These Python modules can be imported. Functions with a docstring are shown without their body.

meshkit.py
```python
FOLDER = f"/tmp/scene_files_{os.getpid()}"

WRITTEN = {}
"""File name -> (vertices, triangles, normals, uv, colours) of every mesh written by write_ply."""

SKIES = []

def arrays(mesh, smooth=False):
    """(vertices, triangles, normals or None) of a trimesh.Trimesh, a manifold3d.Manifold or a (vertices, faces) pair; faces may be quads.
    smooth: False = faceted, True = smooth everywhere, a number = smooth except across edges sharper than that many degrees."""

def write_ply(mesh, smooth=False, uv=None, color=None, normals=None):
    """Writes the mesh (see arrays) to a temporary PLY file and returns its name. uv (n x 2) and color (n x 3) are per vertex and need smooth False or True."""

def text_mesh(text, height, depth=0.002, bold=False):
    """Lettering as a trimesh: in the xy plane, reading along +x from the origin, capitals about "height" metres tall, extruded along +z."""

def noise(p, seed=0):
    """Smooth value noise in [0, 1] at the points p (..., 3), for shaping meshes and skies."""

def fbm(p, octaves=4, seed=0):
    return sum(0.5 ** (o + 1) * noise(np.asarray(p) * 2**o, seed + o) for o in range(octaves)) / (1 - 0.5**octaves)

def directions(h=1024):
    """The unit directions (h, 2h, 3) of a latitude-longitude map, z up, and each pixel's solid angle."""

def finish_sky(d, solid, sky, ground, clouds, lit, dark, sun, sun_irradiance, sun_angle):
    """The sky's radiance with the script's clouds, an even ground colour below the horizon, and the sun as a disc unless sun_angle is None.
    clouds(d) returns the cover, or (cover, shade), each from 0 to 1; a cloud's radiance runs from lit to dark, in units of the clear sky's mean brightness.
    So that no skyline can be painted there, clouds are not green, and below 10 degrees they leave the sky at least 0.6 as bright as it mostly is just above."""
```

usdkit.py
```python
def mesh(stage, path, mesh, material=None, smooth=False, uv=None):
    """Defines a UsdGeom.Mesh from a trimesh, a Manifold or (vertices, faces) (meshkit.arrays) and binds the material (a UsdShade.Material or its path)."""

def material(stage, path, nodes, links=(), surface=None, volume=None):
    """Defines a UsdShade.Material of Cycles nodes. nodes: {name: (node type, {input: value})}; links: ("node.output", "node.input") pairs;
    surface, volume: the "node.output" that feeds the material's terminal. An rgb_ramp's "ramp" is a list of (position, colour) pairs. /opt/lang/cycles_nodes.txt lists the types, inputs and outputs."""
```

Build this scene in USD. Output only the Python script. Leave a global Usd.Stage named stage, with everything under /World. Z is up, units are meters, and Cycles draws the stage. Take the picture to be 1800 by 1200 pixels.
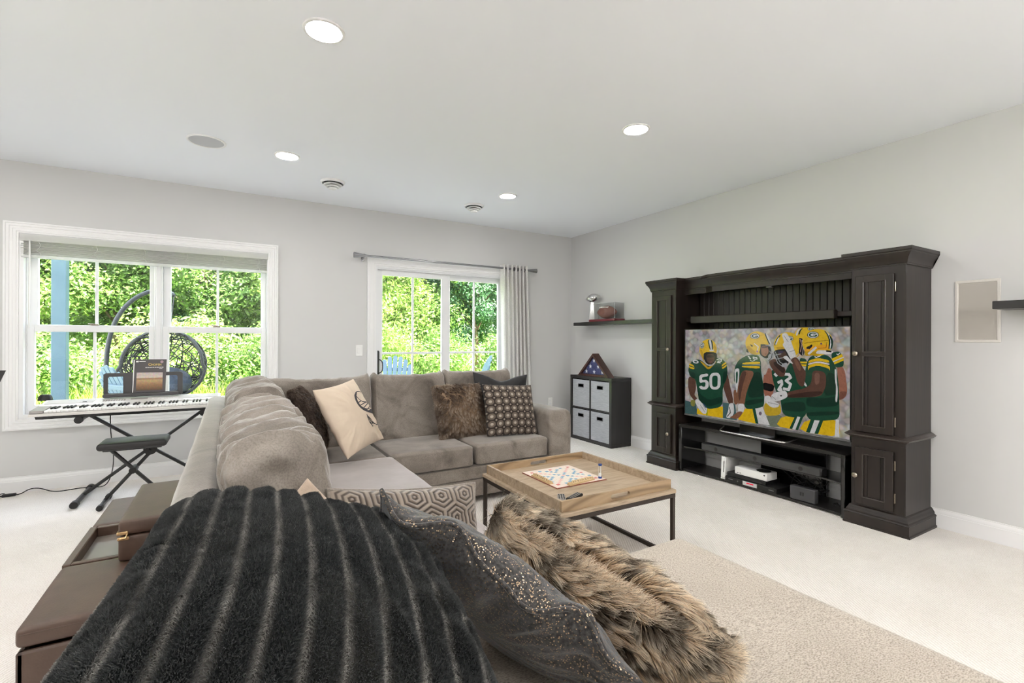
import math, random
import numpy as np, trimesh, usdkit, meshkit
import manifold3d as mf
from shapely import geometry as sg, affinity, union_all
from pxr import Usd, UsdGeom, UsdLux, UsdShade, Sdf, Gf, Vt

stage = Usd.Stage.CreateInMemory()
UsdGeom.SetStageUpAxis(stage, 'Z'); UsdGeom.SetStageMetersPerUnit(stage, 1.0)
UsdGeom.Xform.Define(stage, '/World'); UsdGeom.Scope.Define(stage, '/World/Looks')
rng = np.random.default_rng(7)

# ------------------------------------------------------------------ camera, sky, sun, exposure
YAW, ROLL, CAMH = 0.53, 0.0034, 1.2729
cam = UsdGeom.Camera.Define(stage, '/World/camera')
_f = np.array([math.sin(YAW), math.cos(YAW), 0.0]); _r = np.array([math.cos(YAW), -math.sin(YAW), 0.0]); _u = np.array([0, 0, 1.0])
_R = math.cos(ROLL) * _r + math.sin(ROLL) * _u; _U = math.cos(ROLL) * _u - math.sin(ROLL) * _r
cam.AddTransformOp().Set(Gf.Matrix4d(*_R, 0, *_U, 0, *(-_f), 0, 0, 0, CAMH, 1))
cam.CreateHorizontalApertureAttr(36.0); cam.CreateVerticalApertureAttr(24.0)
cam.CreateFocalLengthAttr(845.13 / 1800 * 36); cam.CreateVerticalApertureOffsetAttr(-2.02 / 1800 * 36)
cam.CreateClippingRangeAttr((0.05, 300.0))
EXPOSURE = 1.3
LAMP = 70.0          # radiance of the recessed lamps' lenses
SUN_E, SKY_S = 6.3, 3.2
cam.CreateExposureAttr(EXPOSURE)

dome = UsdLux.DomeLight.Define(stage, '/World/sky')
dome.CreateIntensityAttr(1.0)
sky_m = usdkit.material(stage, '/World/Looks/sky', {
    'tc': ('texture_coordinate', {}), 'sep': ('separate_xyz', {}),
    'ramp': ('rgb_ramp', {'ramp': [(0.0, (0.55, 0.60, 0.55)), (0.5, (0.95, 0.98, 1.0)), (0.62, (0.82, 0.91, 1.0)), (1.0, (0.52, 0.70, 1.0))]}),
    'mr': ('map_range', {'from_min': -1.0, 'from_max': 1.0, 'to_min': 0.0, 'to_max': 1.0, 'clamp': True}),
    'n': ('noise_texture', {'scale': 2.2, 'detail': 5.0, 'roughness': 0.55}),
    'cr': ('rgb_ramp', {'ramp': [(0.0, (0, 0, 0)), (0.45, (0, 0, 0)), (0.65, (1, 1, 1)), (1.0, (1, 1, 1))]}),
    'mx': ('mix', {'color2': (1.0, 1.0, 1.0)}), 'bg': ('background_shader', {'strength': SKY_S})},
    [('tc.generated', 'sep.vector'), ('sep.z', 'mr.value'), ('mr.result', 'ramp.fac'), ('tc.generated', 'n.vector'), ('n.fac', 'cr.fac'),
     ('cr.color', 'mx.fac'), ('ramp.color', 'mx.color1'), ('mx.color', 'bg.color')], surface='bg.background')
UsdShade.MaterialBindingAPI.Apply(dome.GetPrim()).Bind(sky_m)
sun = UsdLux.DistantLight.Define(stage, '/World/sun')
sun.CreateIntensityAttr(SUN_E); sun.CreateAngleAttr(0.6); sun.CreateNormalizeAttr(True); sun.CreateColorAttr(Gf.Vec3f(1.0, 0.95, 0.84))
sun.AddRotateXYZOp().Set(Gf.Vec3f(34, 0, 28))    # shines from behind the house, high, towards the trees

# ------------------------------------------------------------------ helpers
counts = {}
def numbered(parent, name):
    k = (parent, name); n = counts.get(k, 0); counts[k] = n + 1
    return f'{parent}/{name}' + (f'_{n:03d}' if n else '')
class Thing:
    def __init__(s, path, loc, rz=0.0):
        s.path, s.loc, s.rz = path, np.array(loc, float), rz
        s.prim = stage.GetPrimAtPath(path)
def setd(p, **kw):
    for k, v in kw.items():
        if v is not None: p.SetCustomDataByKey(k, v)
def thing(name, label, cat, loc=(0, 0, 0), rz=0.0, group=None, kind=None):
    path = numbered('/World', name)
    x = UsdGeom.Xform.Define(stage, path); x.AddTranslateOp().Set(Gf.Vec3d(*map(float, loc)))
    if rz: x.AddRotateZOp().Set(math.degrees(rz))
    setd(x.GetPrim(), label=label, category=cat, group=group, kind=kind)
    return Thing(path, loc, rz)
def struct(name):
    path = numbered('/World', name); x = UsdGeom.Xform.Define(stage, path); setd(x.GetPrim(), kind='structure')
    return Thing(path, (0, 0, 0))
def arr(m):
    if hasattr(m, 'to_mesh'):
        q = m.to_mesh(); return np.array(q.vert_properties[:, :3], float), np.array(q.tri_verts)
    if isinstance(m, (tuple, list)):
        v, f = np.asarray(m[0], float), np.asarray(m[1], int)
        if f.shape[1] == 4: f = np.vstack([f[:, [0, 1, 2]], f[:, [0, 2, 3]]])
        return v, f
    return np.array(m.vertices, float), np.array(m.faces)
def cat(*ms):
    vs, fs, n = [], [], 0
    for m in ms:
        v, f = arr(m); vs.append(v); fs.append(f + n); n += len(v)
    return np.vstack(vs), np.vstack(fs)
def put(name, mesh, mat, parent=None, smooth=40, label=None, kind=None, world=True, uv=None, pv=None):
    """one Mesh prim; parent = Thing (mesh in world coordinates is moved into it), path of a part, or None (the setting)"""
    v, f = arr(mesh)
    top = parent
    if isinstance(parent, tuple): top, ppath = parent
    elif parent is None: ppath = '/World'
    else: ppath = parent.path
    if top is not None and world:
        v = v - top.loc
        if top.rz:
            c, s = math.cos(-top.rz), math.sin(-top.rz); v = v @ np.array([[c, -s, 0], [s, c, 0], [0, 0, 1]]).T
    path = numbered(ppath, name)
    usdkit.mesh(stage, path, trimesh.Trimesh(v, f, process=False), mat, smooth=smooth, uv=uv)
    for k, a in (pv or {}).items(): UsdGeom.PrimvarsAPI(stage.GetPrimAtPath(path)).CreatePrimvar(k, Sdf.ValueTypeNames.FloatArray, 'vertex').Set(Vt.FloatArray.FromNumpy(np.asarray(a, np.float32)))
    p = stage.GetPrimAtPath(path); setd(p, label=label, kind=kind)
    return (top, path)
def struct_mesh(name, mesh, mat, smooth=40):
    return put(name, mesh, mat, None, smooth, kind='structure')
def copy_of(t, name, loc, rz, label, group=None):
    d = t.prim.GetCustomData()
    r = thing(name, label, d['category'], loc, rz, group or d.get('group'))
    r.prim.GetReferences().AddInternalReference(t.path)
    x = UsdGeom.Xformable(r.prim)
    r.prim.SetInstanceable(True)
    return r
def dup(t, name, loc, rz, label, group=None):
    """a copy of the thing t and its parts under its own transform"""
    path = numbered('/World', name)
    p = stage.DefinePrim(path, 'Xform'); p.GetReferences().AddInternalReference(t.path)
    x = UsdGeom.Xformable(p); x.ClearXformOpOrder()
    x.AddTransformOp(opSuffix='place').Set(Gf.Matrix4d().SetRotate(Gf.Rotation(Gf.Vec3d(0, 0, 1), math.degrees(rz))) * Gf.Matrix4d().SetTranslate(Gf.Vec3d(*map(float, loc))))
    x.SetXformOpOrder([op for op in x.GetOrderedXformOps() if 'place' in op.GetOpName()])
    d = t.prim.GetCustomData(); setd(p, label=label, category=d['category'], group=group or d.get('group'))
    p.SetInstanceable(True)
    return Thing(path, loc, rz)
def box(x0, x1, y0, y1, z0, z1, b=0.0):
    x0, x1 = min(x0, x1), max(x0, x1); y0, y1 = min(y0, y1), max(y0, y1); z0, z1 = min(z0, z1), max(z0, z1)
    b = min(b, (x1 - x0) / 2.01, (y1 - y0) / 2.01, (z1 - z0) / 2.01)
    if b <= 0:
        v = np.array([[x, y, z] for x in (x0, x1) for y in (y0, y1) for z in (z0, z1)])
        return v, np.array([[0, 1, 3, 2], [4, 6, 7, 5], [0, 4, 5, 1], [2, 3, 7, 6], [0, 2, 6, 4], [1, 5, 7, 3]])
    c = np.array([(x0 + x1) / 2, (y0 + y1) / 2, (z0 + z1) / 2]); h = np.array([x1 - x0, y1 - y0, z1 - z0]) / 2
    pts = []
    for sx in (-1, 1):
        for sy in (-1, 1):
            for sz in (-1, 1):
                for k in range(3):
                    p = h - b; p[k] = h[k]; pts.append(c + p * (sx, sy, sz))
    return mf.Manifold.hull_points(np.array(pts))
def uni(*ms):
    """boxes joined into one clean solid, without faces lying in each other"""
    out = None
    for m in ms:
        if not hasattr(m, 'to_mesh'): v = np.asarray(m[0]); a, b = v.min(0), v.max(0); m = mf.Manifold.cube(tuple(b - a)).translate(tuple(a))
        out = m if out is None else out + m
    return out
def hullspheres(pts, r, n=12):
    return mf.Manifold.batch_hull([mf.Manifold.sphere(r, n).translate(tuple(p)) for p in pts])
def tube(pts, r, n=8, closed=False):
    p = np.asarray(pts, float); m = len(p)
    r = np.broadcast_to(np.asarray(r, float), (m,))
    t = np.roll(p, -1, 0) - np.roll(p, 1, 0) if closed else np.gradient(p, axis=0)
    t /= np.linalg.norm(t, axis=1, keepdims=True) + 1e-12
    a = np.cross(t[0], [0, 0, 1.0] if abs(t[0][2]) < 0.9 else [1.0, 0, 0]); a /= np.linalg.norm(a)
    A = []
    for i in range(m):
        a = a - t[i] * (a @ t[i]); a /= np.linalg.norm(a) + 1e-12; A.append(a)
    A = np.array(A); B = np.cross(t, A); ang = np.arange(n) * 2 * np.pi / n
    v = (p[:, None] + r[:, None, None] * (np.cos(ang)[None, :, None] * A[:, None] + np.sin(ang)[None, :, None] * B[:, None])).reshape(-1, 3)
    f = []
    for i in range(m if closed else m - 1):
        j = (i + 1) % m
        for k in range(n):
            l = (k + 1) % n; f.append([i * n + k, i * n + l, j * n + l, j * n + k])
    f = np.array(f); f = np.vstack([f[:, [0, 1, 2]], f[:, [0, 2, 3]]])
    if not closed:
        v = np.vstack([v, p[0], p[-1]]); c0, c1 = len(v) - 2, len(v) - 1; k = np.arange(n); l = (k + 1) % n
        f = np.vstack([f, np.stack([np.full(n, c0), l, k], 1), np.stack([np.full(n, c1), (m - 1) * n + k, (m - 1) * n + l], 1)])
    return v, f
def spline(pts, n=40, closed=False):
    from scipy.interpolate import CubicSpline
    p = np.asarray(pts, float)
    if closed: p = np.vstack([p, p[:1]])
    d = np.r_[0, np.cumsum(np.linalg.norm(np.diff(p, axis=0), axis=1))]
    cs = CubicSpline(d, p, bc_type='periodic' if closed else 'natural')
    return cs(np.linspace(0, d[-1], n, endpoint=not closed))
def lathe(prof, n=24, axis='z', at=(0, 0, 0)):
    """prof: (radius, height) pairs, closed at both ends"""
    prof = np.asarray(prof, float); ang = np.arange(n) * 2 * np.pi / n
    v = np.stack([prof[:, None, 0] * np.cos(ang), prof[:, None, 0] * np.sin(ang), np.broadcast_to(prof[:, None, 1], (len(prof), n))], -1).reshape(-1, 3)
    f = []
    for i in range(len(prof) - 1):
        for k in range(n):
            l = (k + 1) % n; f.append([i * n + k, i * n + l, (i + 1) * n + l, (i + 1) * n + k])
    f = np.array(f); f = np.vstack([f[:, [0, 1, 2]], f[:, [0, 2, 3]]]); m = len(prof)
    v = np.vstack([v, [0, 0, prof[0, 1]], [0, 0, prof[-1, 1]]]); k = np.arange(n); l = (k + 1) % n
    f = np.vstack([f, np.stack([np.full(n, len(v) - 2), l, k], 1), np.stack([np.full(n, len(v) - 1), (m - 1) * n + k, (m - 1) * n + l], 1)])
    if axis == 'x': v = v[:, [2, 0, 1]]
    if axis == 'y': v = v[:, [1, 2, 0]]
    return v + np.array(at), f
def prism(poly, d0, d1, axis='z'):
    """shapely polygon extruded; axis x: polygon is (y, z); y: polygon is (x, z); z: (x, y)"""
    out = []
    for g in getattr(poly, 'geoms', [poly]):
        m = trimesh.creation.extrude_polygon(g, d1 - d0, engine='earcut'); v = np.array(m.vertices) + [0, 0, d0]; f = np.array(m.faces)
        if axis == 'x': v = v[:, [2, 0, 1]]
        if axis == 'y': v = np.stack([v[:, 0], v[:, 2], v[:, 1]], 1); f = f[:, ::-1]
        out.append((v, f))
    return cat(*out)
def poly(*p): return sg.Polygon(p)
def rrect(x0, x1, y0, y1, r, n=6):
    return sg.box(x0 + r, y0 + r, x1 - r, y1 - r).buffer(r, quad_segs=n)
def frame_sweep(x0, x1, z0, z1, prof, y):
    """a mitred frame round the opening in the plane of constant y; prof: (outward, towards the room) pairs"""
    v, f = [], []
    for d, p in prof:
        v += [[x0 - d, y - p, z0 - d], [x1 + d, y - p, z0 - d], [x1 + d, y - p, z1 + d], [x0 - d, y - p, z1 + d]]
    for i in range(len(prof) - 1):
        for k in range(4):
            l = (k + 1) % 4; f.append([i * 4 + k, i * 4 + l, i * 4 + 4 + l, i * 4 + 4 + k])
    return np.array(v, float), np.array(f)
def sweep_path(path, prof, up=(0, 0, 1)):
    """prof: (sideways to the right of travel, height) swept along a horizontal polyline with mitred corners; ends closed"""
    p = np.asarray(path, float); m = len(p); prof = np.asarray(prof, float); k = len(prof)
    seg = np.diff(p[:, :2], axis=0); seg /= np.linalg.norm(seg, axis=1, keepdims=True)
    v = []
    for i in range(m):
        a = seg[max(i - 1, 0)]; b = seg[min(i, m - 2)]
        na = np.array([a[1], -a[0]]); nb = np.array([b[1], -b[0]]); nn = na + nb; nn /= (nn @ na)
        for s, h in prof: v.append([p[i, 0] + nn[0] * s, p[i, 1] + nn[1] * s, p[i, 2] + h])
    f = []
    for i in range(m - 1):
        for j in range(k):
            l = (j + 1) % k; f.append([i * k + j, (i + 1) * k + j, (i + 1) * k + l, i * k + l])
    v = np.array(v); f = np.array(f); f = np.vstack([f[:, [0, 1, 2]], f[:, [0, 2, 3]]])
    tri = mf.triangulate([np.asarray(prof, float)]) if True else None
    tri = np.asarray(tri)
    f = np.vstack([f, tri, tri[:, ::-1] + (m - 1) * k])
    return v, f
def xf(mesh, loc=(0, 0, 0), R=None, s=1.0):
    v, f = arr(mesh); v = v * s
    if R is not None: v = v @ np.asarray(R).T
    return v + np.asarray(loc, float), f
def rot(axis, deg):
    return trimesh.transformations.rotation_matrix(math.radians(deg), axis)[:3, :3]
def flip(m):
    v, f = arr(m); return v, f[:, ::-1]

# ------------------------------------------------------------------ materials
LK = '/World/Looks/'
def srgb(r, g, b):
    c = np.array([r, g, b]) / 255.0
    return tuple(np.where(c <= 0.04045, c / 12.92, ((c + 0.055) / 1.055) ** 2.4))
def pbr(name, col, rough=0.5, metal=0.0, sheen=0.0, sheen_tint=(1, 1, 1), coat=0.0, spec=0.5, var=None, vscale=8.0, vstretch=None, bump=0.0, bscale=60.0, bdist=0.002, bstretch=None, coords='pos', detail=3.0, sheen_rough=0.4, emit=None, vramp=(0.3, 0.7), coat_rough=0.03):
    """var = second colour, mixed in by noise; bump = noise relief"""
    n = {'p': ('principled_bsdf', {'base_color': col, 'roughness': rough, 'metallic': metal, 'sheen_weight': sheen, 'sheen_tint': sheen_tint, 'sheen_roughness': sheen_rough, 'coat_weight': coat, 'coat_roughness': coat_rough, 'specular_ior_level': spec})}
    L = []
    if emit: n['p'][1].update(emission_color=emit[0], emission_strength=emit[1])
    if coords == 'pos': n['g'] = ('geometry', {}); src = 'g.position'
    else: n['g'] = ('texture_coordinate', {}); src = 'g.object'
    if var is not None:
        n['n'] = ('noise_texture', {'scale': vscale, 'detail': detail, 'roughness': 0.6})
        s = src
        if vstretch: n['m'] = ('mapping', {'scale': vstretch}); L.append((src, 'm.vector')); s = 'm.vector'
        n['r'] = ('rgb_ramp', {'ramp': [(0.0, col), (vramp[0], col), (vramp[1], var), (1.0, var)]})
        L += [(s, 'n.vector'), ('n.fac', 'r.fac'), ('r.color', 'p.base_color')]
    if bump:
        n['bn'] = ('noise_texture', {'scale': bscale, 'detail': 3.0}); n['b'] = ('bump', {'strength': bump, 'distance': bdist})
        s = src
        if bstretch: n['bm'] = ('mapping', {'scale': bstretch}); L.append((src, 'bm.vector')); s = 'bm.vector'
        L += [(s, 'bn.vector'), ('bn.fac', 'b.height'), ('b.normal', 'p.normal')]
    return usdkit.material(stage, LK + name, n, L, surface='p.BSDF')
wall_c = srgb(213, 213, 212)
M = {}
M['wall'] = pbr('wall_paint', wall_c, 0.85, bump=0.05, bscale=300, bdist=0.001, spec=0.3)
M['ceiling'] = pbr('ceiling_paint', srgb(245, 248, 252), 0.9, bump=0.05, bscale=250, bdist=0.001, spec=0.2)
M['trim'] = pbr('white_trim', srgb(238, 238, 238), 0.35)
M['vinyl'] = pbr('white_vinyl', srgb(236, 237, 238), 0.3)
M['plastic_white'] = pbr('white_plastic', srgb(240, 240, 238), 0.35)
M['plastic_black'] = pbr('black_plastic', srgb(22, 22, 23), 0.45)
M['black_metal'] = pbr('black_metal', srgb(26, 25, 25), 0.38, spec=0.6)
M['steel'] = pbr('brushed_steel', srgb(165, 165, 168), 0.28, metal=1.0)
M['chrome'] = pbr('chrome', srgb(215, 215, 215), 0.12, metal=1.0)
M['pewter'] = pbr('pewter', srgb(170, 160, 145), 0.25, metal=1.0)
# carpet: loop pile in fine diagonal ribs
M['carpet'] = usdkit.material(stage, LK + 'carpet', {
    'g': ('geometry', {}), 'n': ('noise_texture', {'scale': 1.4, 'detail': 4.0}), 'r': ('rgb_ramp', {'ramp': [(0.3, srgb(236, 230, 223)), (0.7, srgb(245, 241, 236))]}),
    'm': ('mapping', {'rotation': (0, 0, 0.6)}), 'w': ('wave_texture', {'wave_type': 'bands', 'scale': 22.0, 'distortion': 3.0, 'detail': 2.0, 'detail_scale': 6.0}),
    'n2': ('noise_texture', {'scale': 240.0, 'detail': 2.0}), 'a': ('math', {'math_type': 'multiply_add', 'value2': 0.6}),
    'f': ('mix', {'mix_type': 'multiply', 'fac': 1.0}), 'wr': ('rgb_ramp', {'ramp': [(0.0, (0.86, 0.84, 0.82)), (0.5, (1, 1, 1)), (1.0, (1, 1, 1))]}),
    'b': ('bump', {'strength': 0.5, 'distance': 0.004}), 'p': ('principled_bsdf', {'roughness': 0.95, 'sheen_weight': 0.15, 'specular_ior_level': 0.1})},
    [('g.position', 'n.vector'), ('n.fac', 'r.fac'), ('g.position', 'm.vector'), ('m.vector', 'w.vector'), ('g.position', 'n2.vector'), ('n2.fac', 'a.value1'), ('w.fac', 'a.value3'),
     ('a.value', 'b.height'), ('b.normal', 'p.normal'), ('w.fac', 'wr.fac'), ('r.color', 'f.color1'), ('wr.color', 'f.color2'), ('f.color', 'p.base_color')], surface='p.BSDF')
M['glass'] = usdkit.material(stage, LK + 'window_glass', {
    't': ('transparent_bsdf', {'color': (0.985, 0.99, 0.987)}), 'gl': ('glossy_bsdf', {'roughness': 0.0, 'color': (1, 1, 1)}), 'f': ('layer_weight', {'blend': 0.5}),
    'p': ('math', {'math_type': 'power', 'value2': 4.0}), 'a': ('math', {'math_type': 'multiply_add', 'value2': 0.6, 'value3': 0.025}), 'm': ('mix_closure', {})},
    [('f.facing', 'p.value1'), ('p.value', 'a.value1'), ('a.value', 'm.fac'), ('t.BSDF', 'm.closure1'), ('gl.BSDF', 'm.closure2')], surface='m.closure')
def emitter(name, col, s):
    return usdkit.material(stage, LK + name, {'e': ('emission', {'color': col, 'strength': s})}, [], surface='e.emission')
M['globe'] = emitter('fill_globe', (1.0, 0.97, 0.94), 33.0)  # glow of the added fill globes
M['lens'] = emitter('lamp_lens', (1.0, 0.96, 0.92), LAMP)
# ------------------------------------------------------------------ the room
X0, Y0, H = 4.202, 5.504, 2.74
XL, YF = -3.3, -3.6
def mbox(*a): return mf.Manifold.cube((a[1] - a[0], a[3] - a[2], a[5] - a[4])).translate((a[0], a[2], a[4]))
WX0, WX1, WZ0, WZ1 = -1.513, 0.335, 0.605, 2.150       # window opening
DX0, DX1, DZ1 = 1.428, 3.165, 2.118                   # door opening
struct_mesh('floor', box(XL - .2, X0 + .2, YF - .2, Y0 + .02, -0.12, 0.0), M['carpet'], False)
struct_mesh('ceiling', box(XL - .2, X0 + .2, YF - .2, Y0 + .02, H, H + .15), M['ceiling'], False)
wb = mbox(XL - .2, X0 + 5, Y0, Y0 + .17, -0.12, 8.2) - mbox(WX0, WX1, Y0 - 1, Y0 + 1, WZ0, WZ1) - mbox(DX0, DX1, Y0 - 1, Y0 + 1, 0.0, DZ1)
struct_mesh('wall_back', wb, M['wall'], False)
struct_mesh('wall_right', box(X0, X0 + .2, YF - .2, Y0, -0.12, H + .1), M['wall'], False)
struct_mesh('wall_left', box(XL - .2, XL, YF - .2, Y0, -0.12, H + .1), M['wall'], False)
struct_mesh('wall_front', box(XL, X0, YF - .2, YF, -0.12, H + .1), M['wall'], False)
bprof = [(0, 0), (0.015, 0), (0.015, 0.093), (0.012, 0.097), (0.012, 0.104), (0.009, 0.116), (0.006, 0.122), (0.006, 0.131), (0, 0.131)]
bprof = [(s, h) for s, h in bprof]
def baseboard(name, a, b): struct_mesh(name, sweep_path([(*a, 0), (*b, 0)], bprof), M['trim'], 25)
for k, (a, b) in enumerate([((XL, Y0), (DX0 - .1, Y0)), ((DX1 + .1, Y0), (X0, Y0))]): baseboard('baseboard_back', a, b)
baseboard('baseboard_right', (X0, Y0), (X0, YF))
baseboard('baseboard_left', (XL, YF), (XL, Y0))

# window_1: two double-hung units in one casing
cas = [(0.0, -0.02), (0.0, 0.012), (0.012, 0.012), (0.014, 0.016), (0.032, 0.018), (0.036, 0.014), (0.052, 0.016), (0.056, 0.021), (0.072, 0.024), (0.076, 0.03), (0.088, 0.03), (0.088, 0.0)]
w1 = struct('window_1')
put('casing', frame_sweep(WX0, WX1, WZ0, WZ1, cas, Y0), M['trim'], w1, 25)
jy0, jy1 = Y0 - .002, Y0 + .15
put('frame', uni(box(WX0, WX0 + .028, jy0, jy1, WZ0, WZ1), box(WX1 - .014, WX1, jy0, jy1, WZ0, WZ1), box(WX0, WX1, jy0, jy1, WZ1 - .02, WZ1), box(WX0, WX1, jy0, jy1, WZ0, WZ0 + .035), box(WX0 + .028, WX0 + .036, Y0 + .05, jy1, WZ0, WZ1)), M['vinyl'], w1)
put('mullion', uni(box(-.613, -.549, Y0 + .055, jy1, WZ0, WZ1, .004), box(-.600, -.562, Y0 + .045, Y0 + .06, WZ0, WZ1, .003)), M['vinyl'], w1)
def sash(x0, x1, z0, z1, y, gl, lock):
    """gl = (x0, x1, z0, z1) of the glass"""
    s = put('sash', uni(box(x0, gl[0], y, y + .035, z0, z1, .003), box(gl[1], x1, y, y + .035, z0, z1, .003), box(gl[0] - .002, gl[1] + .002, y, y + .035, z0, gl[2], .003), box(gl[0] - .002, gl[1] + .002, y, y + .035, gl[3], z1, .003)), M['vinyl'], w1)
    xm = (gl[0] + gl[1]) / 2
    put('muntin', box(xm - .011, xm + .011, y + .008, y + .026, gl[2], gl[3], .004), M['vinyl'], s)
    put('pane', box(gl[0] - .004, gl[1] + .004, y + .015, y + .019, gl[2] - .004, gl[3] + .004), M['glass'], s)
    if lock: put('sash_lock', cat(box(xm - .03, xm + .03, y - .004, y + .03, z1, z1 + .012, .003), box(xm - .045, xm + .005, y - .012, y + .006, z1 + .010, z1 + .018, .003)), M['pewter'], s)
for x0, x1, g0, g1 in ((-1.485, -.613, -1.430, -.653), (-.549, .320, -.500, .271)):
    sash(x0, x1, 1.345, 2.13, Y0 + .095, (g0 + .012, g1, 1.395, 2.09), False)
    sash(x0, x1, .64, 1.392, Y0 + .058, (g0, g1, .71, 1.333), True)

# door_1: sliding patio door
d1 = struct('door_1')
dc = [(0.0, -0.02), (0.0, 0.012), (0.02, 0.012), (0.024, 0.017), (0.07, 0.02), (0.075, 0.026), (0.1, 0.026), (0.1, 0.0)]
v, f = frame_sweep(DX0, DX1, -0.4, DZ1, dc, Y0); v[:, 2] = np.maximum(v[:, 2], 0.0)
put('casing', (v, f), M['trim'], d1, 25)
put('frame', uni(box(DX0, DX0 + .018, jy0, jy1, 0, DZ1), box(DX1 - .018, DX1, jy0, jy1, 0, DZ1), box(DX0, DX1, jy0, jy1, DZ1 - .02, DZ1), box(DX0, DX1, jy0 + .02, jy1, 0, .03), box(DX0, DX1, Y0 + .01, Y0 + .03, DZ1 - .035, DZ1)), M['vinyl'], d1)
for x0, x1, g0, g1, y in ((1.446, 2.354, 1.514, 2.245, Y0 + .04), (2.28, 3.148, 2.362, 3.060, Y0 + .085)):
    p = put('door_panel', uni(box(x0, g0, y, y + .038, .03, 2.095, .003), box(g1, x1, y, y + .038, .03, 2.095, .003), box(g0 - .003, g1 + .003, y, y + .038, .03, .22, .003), box(g0 - .003, g1 + .003, y, y + .038, 2.02, 2.095, .003)), M['vinyl'], d1)
    xm = (g0 + g1) / 2
    put('muntin', box(xm - .012, xm + .012, y + .008, y + .03, .22, 2.02, .004), M['vinyl'], p)
    put('muntin', box(g0, g1, y + .0085, y + .0295, 1.105, 1.130, .004), M['vinyl'], p)
    put('pane', box(g0 - .004, g1 + .004, y + .017, y + .021, .216, 2.024), M['glass'], p)
put('door_handle', cat(box(1.447, 1.478, Y0 + .018, Y0 + .041, .80, 1.15, .012), tube(spline([(1.47, Y0 + .03, 1.05), (1.495, Y0 - .005, 1.03), (1.505, Y0 - .01, .97), (1.495, Y0 - .005, .91), (1.47, Y0 + .03, .89)], 24), .006)), M['plastic_black'], d1)

# ceiling lamps: grid of recessed downlights
lamp0 = None
def make_lamp(x, y, label, group=None):
    t = thing('ceiling_light', label, 'ceiling light', (x, y, H), group=group)
    R = .095
    put('trim_ring', lathe([(R * .80, .002), (R * .80, -.003), (R * .86, -.008), (R * .98, -.006), (R, -.0005), (R, .0)], 40, at=(x, y, H)), M['plastic_white'], t)
    put('lens', lathe([(R * .80, -.0015), (R * .80, -.003), (R * .4, -.0035), (0.001, -.0035)], 32, at=(x, y, H)), M['lens'], t)
    return t
lamps = [((.380, 2.424), 'round recessed ceiling light, the large one nearest the top edge of the picture'),
         ((.387, 4.222), 'round recessed ceiling light between the ceiling speaker and the left air vent'),
         ((2.424, 2.446), 'round recessed ceiling light by itself over the coffee table, high on the right'),
         ((2.429, 4.242), 'small far recessed ceiling light beside the right air vent, near the curtain')]
for (x, y), lab in lamps: make_lamp(x, y, lab)
for x, y in ((-1.66, 4.23), (-1.66, 2.43), (-1.66, .63), (.38, .63), (2.42, .63), (2.42, -1.2)):  # unseen downlights added to raise the room brightness
    make_lamp(x, y, 'recessed ceiling light added out of view to brighten the room, continuing the visible grid', 'ceiling lights added out of view')
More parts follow.
